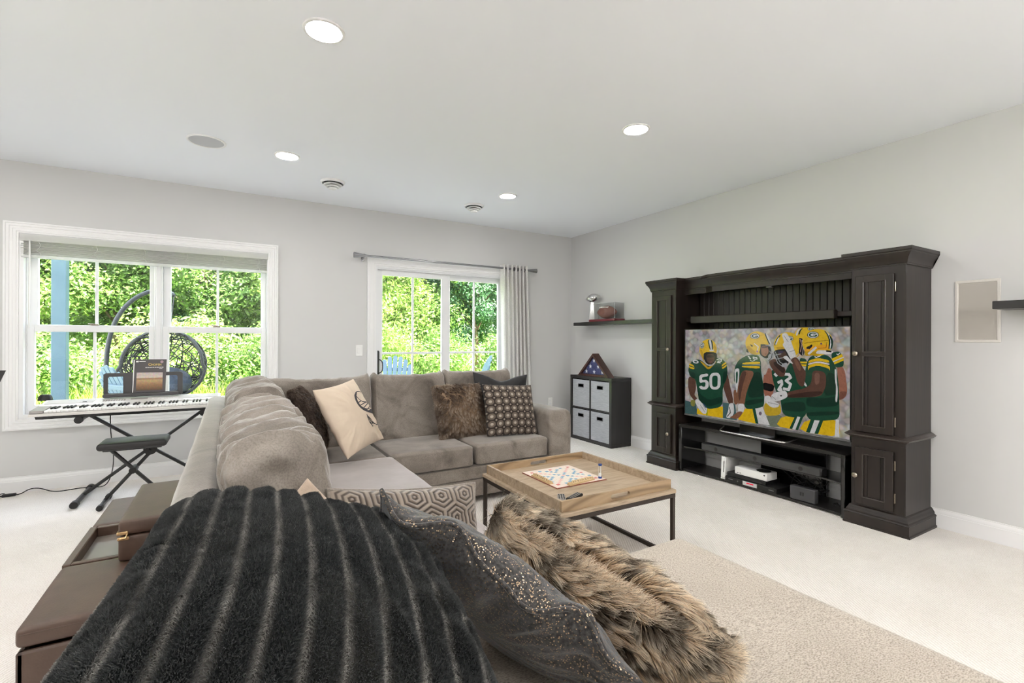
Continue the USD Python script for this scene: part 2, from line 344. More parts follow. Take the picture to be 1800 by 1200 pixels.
for x, y in ((1.2, -2.2), (2.3, -2.2), (-2.9, .9)):  # globe lamps invented out of view as fill for the room
    t = thing('fill_pendant', 'white globe pendant lamp added out of view to brighten the room', 'added pendant light', (x, y, H), group='fill lamps added out of view')
    put('canopy', lathe([(.001, 0), (.06, 0), (.06, -.012), (.02, -.025), (.001, -.025)], 24, at=t.loc), M['steel'], t)
    put('rod', tube([(x, y, H - .02), (x, y, H - .52)], .006, 8), M['steel'], t)
    put('socket', lathe([(.001, -.46), (.03, -.46), (.034, -.53), (.001, -.53)], 20, at=t.loc), M['steel'], t)
    put('globe', xf(trimesh.creation.icosphere(3), (x, y, H - .66), s=.14), M['globe'], t, True)
t = thing('ceiling_speaker', 'round white ceiling speaker with a gray grille, left of the recessed light', 'speaker', (-.156, 4.219, H))
put('trim_ring', lathe([(.112, .0), (.112, -.006), (.118, -.009), (.126, -.006), (.128, .0)], 48, at=t.loc), M['plastic_white'], t)
put('grille', lathe([(.112, -.004), (.06, -.0055), (.001, -.006)], 40, at=t.loc), pbr('grille_gray', srgb(196, 197, 199), 0.7, bump=0.4, bscale=700), t)
for x, y, lab in ((.816, 4.693, 'round white stepped air vent on the ceiling nearer the window, left of the other vent'), (2.285, 4.731, 'round white stepped air vent on the ceiling above the sliding door')):
    t = thing('air_vent', lab, 'air vent', (x, y, H))
    put('flange', lathe([(.02, -.001), (.088, -.001), (.088, -.010), (.094, -.022), (.104, -.016), (.108, -.001)], 40, at=t.loc), M['plastic_white'], t)
    put('cone', lathe([(.052, -.014), (.080, -.030), (.082, -.036), (.074, -.038), (.05, -.024)], 40, at=t.loc), M['plastic_white'], t)
    put('cone', lathe([(.03, -.032), (.058, -.048), (.060, -.054), (.050, -.056), (.03, -.042)], 40, at=t.loc), M['plastic_white'], t)
    put('throat', lathe([(.084, -.002), (.02, -.003)], 32, at=t.loc), M['plastic_black'], t)
    put('centre_disc', lathe([(.012, -.004), (.012, -.05), (.036, -.062), (.037, -.070), (.026, -.074), (.001, -.074)], 32, at=t.loc), M['plastic_white'], t)

# blind pulled up at the window
bx0, bx1 = WX0 + .004, WX1 - .004
t = thing('window_blind', 'white wooden slat blind gathered up at the top of the window', 'blind', (-.59, Y0, 2.12))
M['blind'] = usdkit.material(stage, LK + 'blind_white', {'d': ('principled_bsdf', {'base_color': srgb(240, 240, 239), 'roughness': 0.4}), 't': ('translucent_bsdf', {'color': srgb(240, 240, 238)}), 'x': ('mix_closure', {'fac': 0.55})}, [('d.BSDF', 'x.closure1'), ('t.BSDF', 'x.closure2')], surface='x.closure')
put('valance', uni(box(bx0, bx1, Y0 - .012, Y0 + .002, 2.088, 2.143, .003), box(bx0, bx0 + .012, Y0, Y0 + .04, 2.088, 2.143)), M['blind'], t)
put('head_rail', box(bx0 + .01, bx1 - .01, Y0 + .003, Y0 + .045, 2.10, 2.148), M['blind'], t)
for k in range(10):
    z = 1.982 + k * .0112; a = rng.normal(0, 2.5); dx = rng.normal(0, .003)
    put('slat', xf(box(-(bx1 - bx0) / 2 + .008, (bx1 - bx0) / 2 - .008, -.0245, .0245, -.0016, .0016, .001), ((bx0 + bx1) / 2 + dx, Y0 + .018 + rng.normal(0, .003), z), rot((1, 0, 0), -14 + a) @ rot((0, 1, 0), rng.normal(0, .08))), M['blind'], t)
put('bottom_rail', box(bx0 + .008, bx1 - .008, Y0 - .008, Y0 + .044, 1.951, 1.973, .004), M['blind'], t)
put('tilt_wand', tube([(-1.443, Y0 - .018, 2.09), (-1.446, Y0 - .02, 1.36)], .006), M['plastic_white'], t)
for x in (-1.39, -1.02, -.68, -.36, -.06, .24):
    put('lift_cord', tube(spline([(x, Y0 - .012, 2.085), (x + .006, Y0 - .016, 2.04), (x - .012, Y0 - .014, 2.01), (x + .012, Y0 - .014, 1.99), (x, Y0 - .011, 1.955)], 20), .0022, 5), M['blind'], t)

# curtain rod and curtain
ry, rz_ = Y0 - .09, 2.204
t = thing('curtain_rod', 'brushed steel curtain rod with flared ends above the sliding door', 'curtain rod', (2.33, ry, rz_))
put('rod', lathe([(.0125, 1.29), (.0125, 3.42)], 20, 'x', (0, ry, rz_)), M['steel'], t)
for s, xe in ((-1, 1.30), (1, 3.41)):
    put('finial', lathe([(.013, 0), (.0145, .01 * s), (.0145, .02 * s), (.016, .03 * s), (.03, .13 * s), (.031, .137 * s), (.026, .139 * s)], 24, 'x', (xe, ry, rz_)), M['steel'], t)
for xe in (1.275, 3.37):
    put('bracket', cat(box(xe - .008, xe + .008, ry, Y0, rz_ - .03, rz_ - .016, .002), box(xe - .015, xe + .015, Y0 - .006, Y0, rz_ - .05, rz_ + .02, .002), lathe([(.019, -.008), (.019, .008)], 16, 'x', (xe, ry, rz_))), M['steel'], t)
M['curtain'] = usdkit.material(stage, LK + 'curtain_linen', {
    'g': ('geometry', {}), 'm': ('mapping', {'scale': (60, 60, 420)}), 'n': ('noise_texture', {'scale': 1.0, 'detail': 2.0}), 'r': ('rgb_ramp', {'ramp': [(0.35, srgb(234, 233, 231)), (0.6, srgb(252, 251, 249))]}),
    'd': ('diffuse_bsdf', {}), 't': ('translucent_bsdf', {}), 'x': ('mix_closure', {'fac': 0.5})},
    [('g.position', 'm.vector'), ('m.vector', 'n.vector'), ('n.fac', 'r.fac'), ('r.color', 'd.color'), ('r.color', 't.color'), ('d.BSDF', 'x.closure1'), ('t.BSDF', 'x.closure2')], surface='x.closure')
t = thing('curtain', 'long light linen curtain panel hanging in folds at the right of the sliding door', 'curtain', (3.23, ry, 0))
NU, NV = 240, 40
def curtain_sheet(off):
    u = np.linspace(0, 1, NU); w = np.linspace(0, 1, NV); U, W = np.meshgrid(u, w)      # W 0 = top
    half = .20 + .025 * W; xc = 3.212 + .055 * W
    ph = 2 * np.pi * 7.0 * (U + .012 * np.sin(9 * U + 2 * W))
    x = xc + (2 * U - 1) * half + .012 * np.sin(2 * ph) * (.3 + .7 * W)
    y = ry + .04 * np.cos(ph) * (1 - .25 * W) + .006 * np.sin(31 * U + 5 * W) * W + off
    z = 2.252 - W * 2.235 + 0 * U
    return np.stack([x, y, z], -1).reshape(-1, 3)
def grid_faces(nv, nu, base=0):
    i, j = np.meshgrid(np.arange(nv - 1), np.arange(nu - 1), indexing='ij'); a = (i * nu + j).ravel() + base
    return np.stack([a, a + 1, a + nu + 1, a + nu], 1)
va, vb = curtain_sheet(-.0012), curtain_sheet(.0012); fa = grid_faces(NV, NU)
edge = np.concatenate([np.arange(NU), np.arange(1, NV) * NU + NU - 1, (NV - 1) * NU + np.arange(NU - 2, -1, -1), np.arange(NV - 2, 0, -1) * NU])
e2 = np.roll(edge, -1)
put('panel', (np.vstack([va, vb]), np.vstack([fa[:, ::-1], fa + len(va), np.stack([edge, e2, e2 + len(va), edge + len(va)], 1)])), M['curtain'], t, True)
for k in range(7):
    put('grommet', lathe([(.02, -.004), (.027, -.003), (.027, .003), (.02, .004)], 20, 'x', (3.03 + k * .058, ry, rz_)), M['steel'], t)

# switch, outlets, in-wall speaker
t = thing('light_switch', 'white rocker light switch plate on the wall between window and sliding door', 'light switch', (1.242, Y0, 1.153))
put('plate', box(1.204, 1.280, Y0 - .006, Y0, 1.092, 1.214, .003), M['plastic_white'], t)
put('rocker', box(1.226, 1.258, Y0 - .010, Y0 - .005, 1.12, 1.186, .002), M['plastic_white'], t)
t = thing('wall_outlet', 'white electrical outlet plate low on the back wall right of the sofa', 'outlet', (3.843, Y0, .42))
put('plate', box(3.806, 3.880, Y0 - .006, Y0, .362, .478, .003), M['plastic_white'], t)
for dz in (-.022, .022): put('socket', cat(box(3.829, 3.857, Y0 - .008, Y0 - .005, .42 + dz - .014, .42 + dz + .014, .002)), M['vinyl'], t)
t = thing('wall_speaker', 'rectangular white in-wall speaker with a gray grille right of the dark cabinet', 'speaker', (X0, 1.171, 1.475))
put('bezel', uni(box(X0 - .008, X0, 1.059, 1.077, 1.270, 1.678, .003), box(X0 - .008, X0, 1.265, 1.283, 1.270, 1.678, .003), box(X0 - .008, X0, 1.06, 1.282, 1.270, 1.288, .003), box(X0 - .008, X0, 1.06, 1.282, 1.66, 1.678, .003)), pbr('bezel_white', srgb(222, 218, 211), .5), t)
put('grille', box(X0 - .005, X0, 1.07, 1.27, 1.28, 1.67), pbr('speaker_cloth', srgb(186, 181, 173), .8, bump=.3, bscale=500), t)
# ------------------------------------------------------------------ outside
GZ = -.12
M['lawn'] = pbr('lawn', srgb(120, 150, 50), .9, var=srgb(168, 186, 84), vscale=2.5)
M['concrete'] = pbr('concrete', srgb(170, 168, 160), .9, var=srgb(150, 148, 142), vscale=3, bump=.3, bscale=90)
struct_mesh('lawn', box(-40, 50, Y0 + .17, 60, GZ - .1, GZ), M['lawn'], False)
struct_mesh('patio', box(-4.5, 6.5, Y0 + .17, 9.5, GZ - .05, -.05, .01), M['concrete'], False)
M['post_blue'] = pbr('post_blue', srgb(74, 98, 112), .55, var=srgb(68, 91, 105), vscale=3)
t = thing('porch_post', 'square blue-gray porch post outside the left window', 'post', (-2.0, 8.8, -.05))
put('shaft', box(-2.085, -1.932, 8.72, 8.88, -.05, 2.75, .006), M['post_blue'], t)
put('base_trim', box(-2.11, -1.907, 8.695, 8.905, -.05, .10, .008), M['post_blue'], t)
put('cap_trim', box(-2.11, -1.907, 8.695, 8.905, 2.6, 2.75, .008), M['post_blue'], t)
t = thing('porch_beam', 'blue-gray beam carried by the porch post', 'beam', (1, 8.8, 2.75))
put('beam', box(-4, 6.3, 8.72, 8.88, 2.75, 3.0, .006), M['post_blue'], t)

def leafmat(name, stops, tr=0.35):
    return usdkit.material(stage, LK + name, {
        'g': ('geometry', {}), 'n': ('noise_texture', {'scale': 1.1, 'detail': 2.0}), 'a': ('math', {'math_type': 'multiply_add', 'value2': 0.55}), 'b': ('math', {'math_type': 'multiply', 'value2': 0.45}), 'r': ('rgb_ramp', {'ramp': stops}),
        'd': ('principled_bsdf', {'roughness': 0.42, 'specular_ior_level': 0.5}), 't': ('translucent_bsdf', {}), 'x': ('mix_closure', {'fac': tr})},
        [('g.position', 'n.vector'), ('n.fac', 'b.value1'), ('g.random_per_island', 'a.value1'), ('b.value', 'a.value3'), ('a.value', 'r.fac'), ('r.color', 'd.base_color'), ('r.color', 't.color'), ('d.BSDF', 'x.closure1'), ('t.BSDF', 'x.closure2')], surface='x.closure')
LEAF = [leafmat('leaf_bright', [(0.1, srgb(110, 140, 66)), (0.45, srgb(160, 186, 96)), (0.7, srgb(192, 208, 124)), (0.95, srgb(228, 228, 172))]),
        leafmat('leaf_mid', [(0.1, srgb(84, 120, 56)), (0.5, srgb(138, 168, 84)), (0.8, srgb(176, 198, 112)), (0.95, srgb(216, 222, 164))]),
        leafmat('leaf_cool', [(0.1, srgb(66, 106, 72)), (0.5, srgb(108, 150, 104)), (0.8, srgb(152, 186, 134)), (0.95, srgb(200, 218, 178))])]
M['bark'] = pbr('bark', srgb(118, 102, 84), .95, var=srgb(84, 72, 60), vscale=9, vstretch=(1, 1, .2), bump=.6, bscale=30)
def leaves(centres, radii, n, size, seed):
    """n leaves round the clump centres: each a folded blade of two triangles"""
    r = np.random.default_rng(seed); k = r.integers(0, len(centres), n)
    d = r.normal(size=(n, 3)); d /= np.linalg.norm(d, axis=1, keepdims=True)
    p = centres[k] + d * radii[k][:, None] * r.uniform(.35, 1.05, n)[:, None] * (1, 1, .8)
    nrm = d * .55 + r.normal(size=(n, 3)) * .5 + (0, -.25, .45); nrm /= np.linalg.norm(nrm, axis=1, keepdims=True)
    ax = np.cross(nrm, r.normal(size=(n, 3))); ax /= np.linalg.norm(ax, axis=1, keepdims=True); ay = np.cross(nrm, ax)
    s = (size * r.uniform(.6, 1.25, n))[:, None]
    tip, tail = p + ax * s, p - ax * s
    l, rr = p + ay * s * .48 + nrm * s * .12, p - ay * s * .48 + nrm * s * .12
    v = np.stack([tail, l, tip, rr], 1).reshape(-1, 3); b = np.arange(n)[:, None] * 4
    return v, np.vstack([b + [0, 2, 1], b + [0, 3, 2]])
def make_tree(name, label, loc, hgt, wid, n, size, lm, seed, trunk=True, cat_='tree'):
    r = np.random.default_rng(seed); t = thing(name, label, cat_, loc, 0, None)
    nc = 46; u = r.uniform(-1, 1, (nc * 4, 3)); u = u[(u ** 2).sum(1) < 1][:nc]
    lo = .12 if not trunk else .2
    c = u * (wid, wid * .7, hgt * .5) * .9 + (0, 0, hgt * (.5 + lo * .5)); rad = r.uniform(.28, .5, len(c)) * min(wid, 1.6)
    if trunk:
        b = [tube(spline([(0, 0, 0), (r.normal(0, .12), 0, hgt * .3), (r.normal(0, .3), r.normal(0, .2), hgt * .65), (r.normal(0, .5), 0, hgt * .95)], 14), np.linspace(.10, .025, 14), 7)]
        for k in r.choice(len(c), 9, False):
            z = c[k][2] * .55; b.append(tube(spline([(0, 0, z), c[k] * .5 + np.array([0, 0, z * .5 + .2]), c[k]], 10), np.linspace(.035, .01, 10), 5))
        put('trunk', cat(*b), M['bark'], t, True, world=False)
    put('foliage', leaves(c, rad, n, size, seed + 1), lm, t, False, kind='stuff', world=False)
    return t
tt = [make_tree('tree', 'bright yellow-green leafy tree behind the lawn at the left edge of the window', (-4.6, 14.4, GZ), 5.6, 2.0, 30000, .062, LEAF[0], 11),
      make_tree('tree', 'leafy green tree with bare slanting branches behind the right half of the window', (-.5, 15.0, GZ), 6.0, 2.2, 30000, .062, LEAF[1], 23),
      make_tree('tree', 'cool blue-green tree seen through the right pane of the sliding door', (7.7, 15.6, GZ), 6.0, 2.1, 30000, .06, LEAF[2], 35)]
for k, (i, x, y, rz, lab) in enumerate([(1, -2.5, 16.0, 1.2, 'green tree right behind the porch post'), (0, 1.4, 14.2, 2.2, 'bright yellow-green tree behind the wall between window and sliding door'), (0, 4.0, 14.6, 4.0, 'bright yellow-green tree filling the left pane of the sliding door'),
        (1, 5.9, 16.4, 5.0, 'mid green tree behind the middle stile of the sliding door'), (2, 10.2, 14.2, .6, 'blue-green tree behind the curtain at the far right'), (1, -7.0, 15.4, 3.0, 'green tree beyond the left edge of the window')]):
    dup(tt[i], 'tree', (x, y, GZ), rz, lab)
r4 = np.random.default_rng(4)
for x in np.arange(-10, 17.5, 1.75):          # the wood goes on behind
    dup(tt[int(r4.integers(0, 3))], 'tree', (x + r4.normal(0, .3), 18.6 + r4.normal(0, .5), GZ), float(r4.uniform(0, 6.28)), 'tree of the dense wood that stands behind the front row of trees', 'trees of the wood behind')
bb = [make_tree('shrub', 'low dense green shrub at the edge of the lawn behind the porch post', (-3.4, 12.6, GZ), 1.7, 1.2, 9000, .05, LEAF[1], 51, False, 'shrub'),
      make_tree('shrub', 'bright light green shrub behind the hanging egg chair', (-1.0, 12.9, GZ), 1.9, 1.25, 9000, .05, LEAF[0], 57, False, 'shrub')]
for i, x, y, rz, lab in [(0, .5, 12.5, 2., 'green shrub at the right edge of the window'), (1, 3.1, 12.4, 3.1, 'bright light green shrub behind the light blue patio chair'), (0, 5.2, 12.8, 4.3, 'green shrub behind the dark-sided patio chair'), (0, 7.4, 13.0, .9, 'shrub at the foot of the blue-green tree'), (1, -5.4, 12.9, 5.1, 'bright shrub at the far left of the lawn')]:
    dup(bb[i], 'shrub', (x, y, GZ), rz, lab)
def curves(name, mat, parent, P, W, label=None, kind='stuff', col=None):
    """P: (n, k, 3) strands in world coordinates, W: (k,) widths"""
    top = parent[0] if isinstance(parent, tuple) else parent
    base = parent[1] if isinstance(parent, tuple) else (parent.path if parent else '/World')
    n, k, _ = P.shape
    if top is not None:
        P = P - top.loc
        if top.rz: c, s = math.cos(-top.rz), math.sin(-top.rz); P = P @ np.array([[c, -s, 0], [s, c, 0], [0, 0, 1]]).T
    path = numbered(base, name); c = UsdGeom.BasisCurves.Define(stage, path)
    c.CreateTypeAttr('linear'); c.CreateCurveVertexCountsAttr(Vt.IntArray.FromNumpy(np.full(n, k, np.int32)))
    c.CreatePointsAttr(Vt.Vec3fArray.FromNumpy(P.reshape(-1, 3).astype(np.float32)))
    c.CreateWidthsAttr(Vt.FloatArray.FromNumpy(np.tile(np.asarray(W, np.float32), n))); c.SetWidthsInterpolation('vertex')
    if col is not None: UsdGeom.PrimvarsAPI(c.GetPrim()).CreatePrimvar('tone', Sdf.ValueTypeNames.Color3fArray, 'vertex').Set(Vt.Vec3fArray.FromNumpy(col.reshape(-1, 3).astype(np.float32)))
    UsdShade.MaterialBindingAPI.Apply(c.GetPrim()).Bind(mat); setd(c.GetPrim(), label=label, kind=kind)
    return c.GetPrim()
M['grass'] = leafmat('grass_blade', [(0.1, srgb(128, 160, 56)), (0.5, srgb(172, 196, 84)), (0.9, srgb(222, 222, 150))], .3)
r5 = np.random.default_rng(5); n = 12000
gx, gy = r5.uniform(-6.5, 6.5, n), 9.55 + 3.4 * r5.random(n) ** .8
h = r5.uniform(.05, .16, n) + (gy > 11.6) * r5.uniform(.05, .45, n); a = r5.uniform(0, 6.28, n); ln = r5.uniform(.1, .5, n) * h
P = np.stack([np.stack([gx + np.cos(a) * ln * s * s, gy + np.sin(a) * ln * s * s, GZ - .01 + h * s], 1) for s in (0, .5, 1)], 1)
g = curves('grass', M['grass'], None, P, (.012, .010, .002)); setd(g, label='long bright lawn grass growing beyond the patio up to the shrubs', category='grass')

# patio chairs with fan backs
M['chair_blue'] = pbr('chair_blue', srgb(86, 108, 126), .5)
def make_chair(label, loc, rz):
    t = thing('adirondack_chair', label, 'patio chair', loc, rz, None)
    lean = rot((1, 0, 0), 24)
    for k in range(7):
        a = (k - 3) * 2.6; top = .80 - .012 * (k - 3) ** 2 * 1.3
        s = cat(prism(sg.box(-.036, 0, .036, top - .03).union(sg.Point(0, top - .03).buffer(.036)), -.009, .009, 'y'))
        put('back_slat', xf(xf(xf(s, ((k - 3) * .062, 0, 0)), R=rot((0, 1, 0), a)), (0, -.18, .30), lean), M['chair_blue'], t, world=False)
    for z in (.18, .52): put('back_brace', xf(box(-.25, .25, -.035, -.01, z, z + .06, .004), (0, -.18, .30), lean), M['chair_blue'], t, world=False)
    for k in range(5): put('seat_slat', xf(box(-.25, .25, -.04, .04, -.009, .009, .003), (0, -.13 + k * .092, .315 + k * .012)), M['chair_blue'], t, world=False)
    for s in (-1, 1):
        put('arm', prism(poly((s * .24, -.36), (s * .36, -.30), (s * .385, .30), (s * .36, .38), (s * .27, .38), (s * .25, .2)), .535, .557), M['chair_blue'], t, world=False)
        put('leg', box(s * .27, s * .30, .26, .36, 0, .535, .004), M['chair_blue'], t, world=False)
        put('leg', prism(poly((-.50, .0), (-.40, 0), (.34, .27), (.34, .36), (.1, .34)), min(s * .24, s * .27), max(s * .24, s * .27), 'x'), M['chair_blue'], t, world=False)
    return t
c0 = make_chair('light blue fan-backed patio chair outside the left pane of the sliding door', (2.40, 8.15, -.05), 2.75)
dup(c0, 'adirondack_chair', (3.86, 8.35, -.05), 1.25, 'blue patio chair seen dark from its side through the right pane of the sliding door')
dup(c0, 'adirondack_chair', (-.74, 7.0, -.05), -1.0, 'blue slatted patio chair outside the window, left of the music book')

# hanging egg chair
ex, ey = -.80, 7.95
t = thing('egg_chair', 'black wicker hanging egg chair on a curved stand outside the window', 'egg chair', (ex, ey, -.05))
M['wicker'] = pbr('black_wicker', srgb(20, 20, 23), .5)
M['stand'] = pbr('stand_gray', srgb(34, 37, 42), .4)
arc = spline([(ex + .1, ey + .1, -.02), (ex - .35, ey + .1, .05), (ex - .58, ey + .1, .7), (ex - .57, ey + .1, 1.2), (ex - .42, ey + .1, 1.66), (ex - .2, ey + .1, 1.88), (ex + .05, ey + .06, 1.93), (ex + .14, ey, 1.86)], 60)
put('stand_arc', tube(arc, .028, 10), M['stand'], t, True)
put('stand_base', tube([(ex + .1 + .5 * math.cos(a), ey + .1 + .5 * math.sin(a), -.025) for a in np.linspace(0, 2 * np.pi, 40, endpoint=False)], .024, 8, True), M['stand'], t, True)
put('chain', tube([(ex + .14, ey, 1.86), (ex + .10, ey, 1.42)], .008, 6), M['stand'], t)
put('cushion', xf(trimesh.creation.icosphere(3), (ex + .02, ey + .06, .68), rot((0, 0, 1), 20) @ np.diag([.33, .28, .22])), pbr('cushion_navy', srgb(26, 30, 40), .9, var=srgb(56, 64, 82), vscale=14), t, True)
strands = []
r6 = np.random.default_rng(6); ax_, az_ = .47, .46
cz, cx = .93, ex + .04
rim = []
for a in np.linspace(0, 2 * np.pi, 60, endpoint=False):
    rim.append((cx + ax_ * math.cos(a) * (1 if math.sin(a) < 0 else .93), ey - .10 - .10 * math.cos(2 * a), cz + az_ * math.sin(a)))
put('rim', tube(rim, .022, 8, True), M['wicker'], t, True)
for k in range(150):
    v0 = r6.normal(size=3); v0 /= np.linalg.norm(v0); v1 = np.cross(v0, r6.normal(size=3)); v1 /= np.linalg.norm(v1)
    th = np.linspace(0, np.pi * r6.uniform(.5, 1.1), 18); q = np.cos(th)[:, None] * v0 + np.sin(th)[:, None] * v1
    q = q[q[:, 1] > -.25]
    if len(q) > 4: strands.append(tube(np.array([cx, ey, cz]) + q * (ax_, .42, az_) * r6.uniform(.97, 1.02), .0065, 5))
put('basket_weave', cat(*strands), M['wicker'], t, True)
# ------------------------------------------------------------------ entertainment unit along the right wall
M['espresso'] = pbr('espresso_wood', srgb(41, 32, 27), 0.40, var=srgb(27, 21, 18), vscale=14, vstretch=(1, 1, .12), bump=.12, bscale=120, bstretch=(1, 1, .08), spec=.5)
M['espresso_rub'] = pbr('espresso_edge', srgb(58, 50, 46), 0.28, spec=.7)
XT = 3.80                       # front plane of the towers
CROWN = [(0, 0), (.006, 0), (.006, .008), (.010, .012), (.012, .025), (.018, .045), (.030, .065), (.040, .078), (.040, .086), (.046, .090), (.046, .112), (0, .112)]
def tower(name, y0, y1, label, hinge_near):
    """y0 = near side, y1 = far side"""
    t = thing(name, label, 'cabinet', ((XT + X0) / 2, (y0 + y1) / 2, 0))
    xb = X0 - .012
    put('body', cat(box(XT, xb, y0, y1, .10, .62, .004), box(XT, xb, y0, y1, .62, 1.79, .004),
                    prism(poly((XT - .001, y0 + .03), (XT - .001, y0 - .0005), (XT + .02, y0 - .0005)), .20, .58), prism(poly((XT - .001, y0 + .03), (XT - .001, y0 - .0005), (XT + .02, y0 - .0005)), .69, 1.72)), M['espresso'], t, 25)
    path = [(xb, y0, 0), (XT, y0, 0), (XT, y1, 0), (xb, y1, 0)]
    L = lambda prof, z: sweep_path([(x, y, z) for x, y, _ in path], [(-s, h) for s, h in prof])
    put('base', L([(-.01, 0), (.036, 0), (.036, .012), (.030, .016), (.030, .072), (.034, .078), (.030, .086), (.022, .092), (.018, .105), (.012, .112), (.008, .125), (0, .132), (-.01, .132)], 0), M['espresso'], t, 25)
    put('waist_moulding', L([(-.005, 0), (.004, 0), (.012, .008), (.026, .016), (.030, .024), (.018, .032), (.010, .040), (0, .044), (-.005, .044)], .604), M['espresso_rub'], t, 25)
    put('crown', cat(L([(-.01, 0)] + CROWN[1:-1] + [(-.01, .112)], 1.779), box(XT - .03, xb, y0 - .03, y1 + .03, 1.88, 1.889)), M['espresso'], t, 25)
    def door(z0, z1, rails, knob_y, knob_z):
        a, b = y0 + .062, y1 - .030
        if not hinge_near: a, b = y0 + .050, y1 - .042
        x = XT; d = put('door', uni(box(x - .020, x, a, a + .055, z0, z1, .003), box(x - .020, x, b - .055, b, z0, z1, .003), *[box(x - .0195, x, a + .05, b - .05, r0, r1, .003) for r0, r1 in rails]), M['espresso'], t, 25)
        for (r0, r1), (q0, q1) in zip(rails[:-1], rails[1:]):
            ya, yb = a + .052, b - .052; w = (yb - ya) / 3
            for k, (s0, s1) in enumerate(((ya, ya + w * .55), (ya + w * .55, yb - w * .55), (yb - w * .55, yb))):
                put('panel_board', box(x - .009, x - .002, s0 + .0012, s1 - .0012, r1 - .002, q0 + .002, .002), M['espresso'], d)
            put('bead', cat(*[box(x - .0215, x - .016, *q, .002) for q in ((ya - .007, ya, r1 - .006, q0 + .006), (yb, yb + .007, r1 - .006, q0 + .006), (ya - .006, yb + .006, r1 - .007, r1), (ya - .006, yb + .006, q0, q0 + .007))]), M['espresso_rub'], d)
        put('knob', lathe([(.006, 0), (.006, -.010), (.010, -.014), (.017, -.018), (.018, -.024), (.013, -.030), (.009, -.031), (.007, -.034), (.001, -.035)], 18, 'x', (x - .019, knob_y, knob_z)), M['pewter'], d)
        hy = y0 + .058 if hinge_near else y1 - .038
        for z in (z0 + .09, z1 - .09): put('hinge', box(x - .008, x + .001, hy - .004, hy + .004, z - .033, z + .033, .002), M['pewter'], d)
    ky = y1 - .04 if hinge_near else y0 + .07
    door(.700 - .052, 1.728, [(.648, .697), (1.170, 1.205), (1.682, 1.728)], ky, 1.19)
    door(.145, .540, [(.145, .200), (.490, .540)], ky, .343)
    return t
tower('tower_cabinet', 1.405, 1.725, 'tall dark wood tower cabinet, the near one right of the television', True)
tower('tower_cabinet', 3.282, 3.600, 'tall dark wood tower cabinet, the far one left of the television', False)
# bridge between the towers with beadboard back
t = thing('entertainment_bridge', 'dark wood crown bridge and beadboard back joining the two tower cabinets over the television', 'cabinet', (4.0, 2.5, 1.73))
BY0, BY1 = 1.727, 3.280
front = [(3.920, BY1), (3.920, 3.03), (3.868, 2.92), (3.868, 2.215), (3.920, 2.105), (3.920, BY0)]
put('crown', cat(sweep_path([(x, y, 1.779) for x, y in front], [(s + .004 if s else -.02, h) for s, h in CROWN[1:-1]] + [(-.02, .112), (-.02, 0)]), prism(poly(*[(x - .02, y) for x, y in front], (4.19, BY0), (4.19, BY1)), 1.882, 1.889)), M['espresso'], t, 25)
put('rail', sweep_path([(x, y, 1.733) for x, y in front], [(0, 0), (0, .05), (-.02, .05), (-.02, 0)]), M['espresso'], t, 25)
put('soffit', box(3.93, 4.19, BY0, BY1, 1.760, 1.776), M['espresso'], t)
nb = 28; w = (BY1 - BY0) / nb
for k in range(nb): put('back_board', box(4.152, 4.166, BY0 + k * w + .0016, BY0 + (k + 1) * w - .0016, .55, 1.76, .004), M['espresso'], t, 20)
put('back_panel', box(4.164, 4.185, BY0, BY1, .50, 1.76), M['espresso'], t)
put('shelf', cat(box(3.955, 4.15, BY0, BY1, 1.462, 1.500, .003)), M['espresso'], t)
put('shelf_front', box(3.900, 3.955, 1.888, 3.192, 1.444, 1.513, .005), M['espresso'], t)
for y, lab in ((2.43, None), (2.27, None)):
    put('puck_light', lathe([(.028, 0), (.03, -.01), (.028, -.03), (.001, -.032)] if y > 2.3 else [(.006, 0), (.006, -.026), (.001, -.028)], 20, at=(3.97, y, 1.760)), M['steel'], t)

# TV stand
M['gloss_black'] = pbr('gloss_black', srgb(14, 14, 15), .12, spec=.6, coat=.4)
M['satin_black'] = pbr('satin_black', srgb(30, 28, 27), .35, spec=.5)
M['dark_glass'] = pbr('dark_glass', srgb(12, 14, 15), .05, spec=.7, coat=.6)
t = thing('tv_stand', 'low black television stand with open dark glass shelves', 'tv stand', (3.97, 2.5, 0))
def leg(y0, y1): put('leg', box(3.80, 4.16, y0, y1, 0, .455, .006), M['gloss_black'], t)
leg(1.763, 1.793); leg(3.212, 3.246)
top = poly((3.802, 1.763), (3.802, 1.793), (3.845, 1.90), (3.862, 2.2), (3.862, 2.8), (3.845, 3.08), (3.802, 3.212), (3.802, 3.246), (4.16, 3.246), (4.16, 1.763))
put('top', prism(top, .430, .457), M['satin_black'], t, 25)
sh = poly((3.83, 1.793), (3.87, 1.95), (3.87, 3.04), (3.83, 3.212), (4.14, 3.212), (4.14, 1.793))
put('shelf', prism(sh, .232, .244), M['dark_glass'], t, 25)
put('shelf', prism(poly((3.825, 1.793), (3.845, 2.2), (3.845, 2.8), (3.825, 3.212), (4.14, 3.212), (4.14, 1.793)), .010, .026), M['satin_black'], t, 25)
put('back_post', box(4.12, 4.16, 2.05, 2.60, .026, .430, .004), M['gloss_black'], t)

